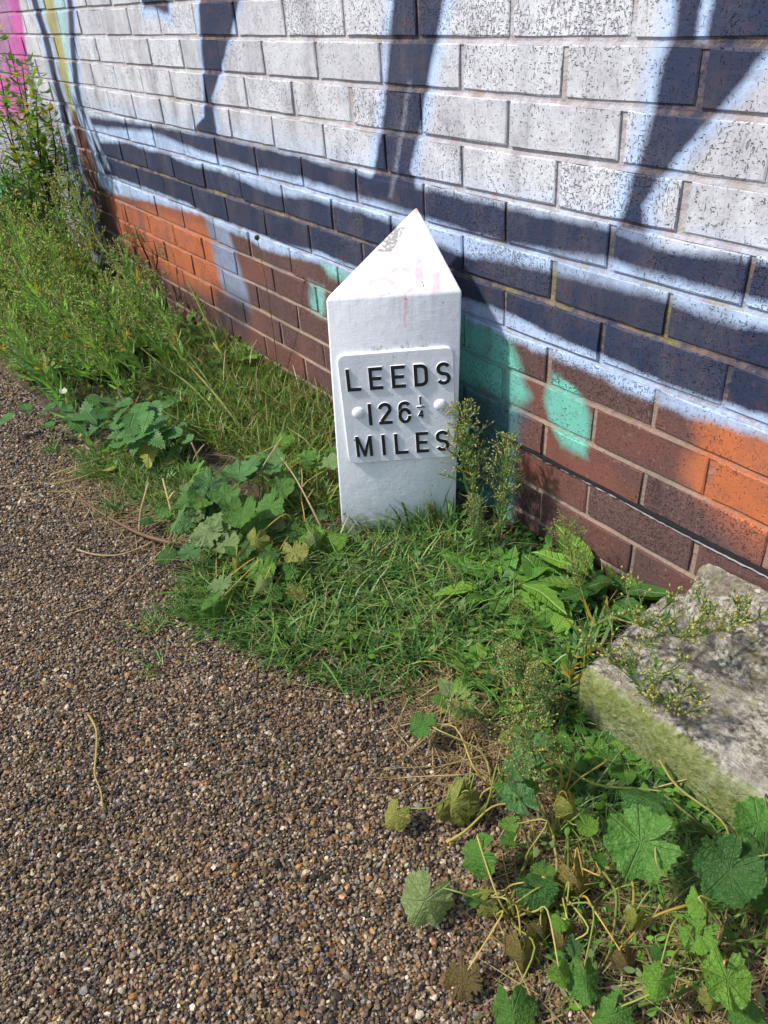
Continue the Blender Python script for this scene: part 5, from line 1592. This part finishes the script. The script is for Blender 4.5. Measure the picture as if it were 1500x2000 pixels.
twig('upright dead stalk at the left end of the mallow', [(272, 1040, .01), (274, 1005, .04), (281, 975, .07), (290, 942, .09)], 0.0032, 0.0022, TAN)
twig('broken pale stalk standing behind the mallow, leaning left', [(335, 1000, .05), (326, 965, .08), (318, 935, .10)], 0.0030, 0.0024, STRAW, side=([(330, 975, .075), (342, 960, .085), (352, 976, .06)],))
twig('forked cut stalk above the mallow leaves', [(388, 900, .06), (383, 884, .085), (374, 864, .11)], 0.0026, 0.0020, TAN, side=([(384, 888, .08), (392, 876, .095), (399, 868, .105)],))
twig('long pale stalk rising through the mallow towards the upper right', [(480, 965, .08), (505, 925, .12), (530, 885, .16), (550, 855, .19)], 0.0024, 0.0014, TAN)
twig('forked pale stalk leaning against the mallow beside the post', [(630, 1035, .05), (605, 985, .09), (575, 930, .12), (548, 893, .14)], 0.0026, 0.0013, TAN, side=([(590, 955, .105), (590, 930, .12), (588, 915, .13)], [(600, 975, .095), (612, 955, .11)]))
twig('bundle of flattened straw on the gravel left of the nettle roots', [(98, 928, .012), (150, 910, .015), (200, 893, .02), (252, 876, .03)], 0.0018, 0.0012, STRAW, side=([(98, 946, .01), (150, 935, .012), (210, 912, .015), (262, 886, .02)], [(130, 925, .01), (190, 905, .015), (240, 885, .02)]))
twig('thin straw lying across the gravel far left of the mallow', [(0, 950, .008), (60, 945, .008), (85, 925, .01)], 0.0012, 0.0009, TAN)
twig('single pale yellow stem lying alone on the open gravel', [(172, 1394, .008), (188, 1425, .008), (188, 1470, .007), (185, 1512, .007), (196, 1542, .006), (201, 1578, .005)], 0.0021, 0.0011, lin(196, 176, 112))
twig('thick green stem lying in the grass left of the post', [(470, 835, .03), (420, 770, .06), (350, 690, .10), (300, 620, .16), (262, 560, .21)], 0.0042, 0.0020, lin(150, 156, 88), name='weed_stem')
twig('second green stem crossing above the nettle', [(455, 850, .02), (380, 760, .06), (300, 700, .10), (215, 625, .14)], 0.0036, 0.0016, lin(140, 150, 84), name='weed_stem')
twig('thin horizontal stem behind the nettle', [(470, 842, .03), (400, 838, .05), (340, 815, .07), (300, 790, .09)], 0.0022, 0.0014, lin(124, 146, 78), name='weed_stem')
# plantain seed stalk in front of the bricks
b0_ = ground(545, 745)
pl = thing('seed_stalk', 'thin green seed stalk with a round brown head before the bricks', 'plant', b0_)
tp_ = aty(502, 464, -0.09) - b0_
link('stem', stalk_mesh([Vector((0, 0, 0)), tp_ * 0.35 + Vector((0.01, 0, 0)), tp_ * 0.7 + Vector((0.012, 0, 0)), tp_], 0.0015, 0.0009, lin(126, 140, 74)), pl)
hb = MB(); hb.col = lin(104, 92, 62)
for i in range(26):
    a = 2.4 * i; zz = 1 - 2 * (i + .5) / 26; rr = math.sqrt(1 - zz * zz)
    d = Vector((math.cos(a) * rr, math.sin(a) * rr, zz)); hb.bud(tp_ + d * 0.002, d, 0.006, 0.0042)
link('seed_head', hb.mesh('seed_head', M_GREEN), pl)
# climbing weed with small leaves against the orange patch
tall_weed('thin climbing weed with yellowing leaves against the orange paint', (-1.62, -0.06, 0), [near_wall(262, 440, -.03), near_wall(300, 470, -.05), near_wall(215, 470, -.04)], 8, TW, 9, (0.015, 0.03))

# small white bindweed flower in the stand above the nettle
fp = at(125, 768, 0.12)
fw_ = thing('white_flower', 'small white flower at the gravel edge above the nettle', 'flower', fp)
sb = MB(); sb.col = lin(120, 140, 74); sb.tube([(0, 0, 0), (0.01, 0.005, -0.05), (0.02, 0.01, -0.115)], 0.0009, 4)
link('stem', sb.mesh('stem', M_GREEN), fw_)
pb = MB(); pb.col = lin(232, 232, 228)
for i in range(5):
    a = 2 * math.pi * i / 5
    pb.blade((0, 0, 0), (math.cos(a), math.sin(a), 0.5), (-math.sin(a), math.cos(a), 0), 0.016, 0.015, 3, 0.3)
link('petals', pb.mesh('petals', M_GREEN), fw_)

# broad-leaved weeds that thicken the verge
for i, (px, py, n_, l_, me_, ti_, lab) in enumerate((
    (540, 745, 14, (0.05, 0.09), DOCK, 'gbb', 'leafy weed at the wall foot just left of the post'),
    (440, 690, 14, (0.06, 0.10), DOCK, 'gbd', 'leafy weed below the dark scorch mark on the wall'),
    (370, 650, 14, (0.06, 0.11), DOCK, 'gbc', 'leafy weed below the blue grey paint drip'),
    (300, 690, 16, (0.05, 0.09), ROUND, 'gbc', 'round leaved weed in the stand above the nettle'),
    (200, 740, 14, (0.05, 0.08), ROUND, 'gbb', 'round leaved weed at the gravel edge above the nettle tip'),
    (80, 740, 14, (0.05, 0.09), ROUND, 'gbp', 'round leaved weed at the gravel edge far left'),
    (380, 800, 14, (0.05, 0.09), DOCK, 'gcb', 'leafy weed between the nettle and the wall'),
    (940, 1330, 14, (0.03, 0.05), ROUND, 'ggb', 'small weed filling the gap left of the bushy fleabane'),
    (890, 1380, 10, (0.025, 0.04), ROUND, 'gbp', 'small weed on the gravel edge above the yellow stalks'),
    (1000, 1360, 14, (0.03, 0.055), DOCK, 'gdb', 'small leafy weed under the tan budded fleabane'),
    (960, 1240, 14, (0.035, 0.06), DOCK, 'ggb', 'leafy weed at the right edge of the grass'),
    (1200, 1500, 14, (0.03, 0.05), ROUND, 'gdb', 'small weed at the foot of the mossy block side'),
    (1330, 1590, 12, (0.03, 0.05), ROUND, 'gdg', 'small weed under the block behind the largest mallow leaf'))):
    rosette('leafy_weed', lab, ground(px, py), n_, l_, me_, ti_, 40 + i, 1.0)
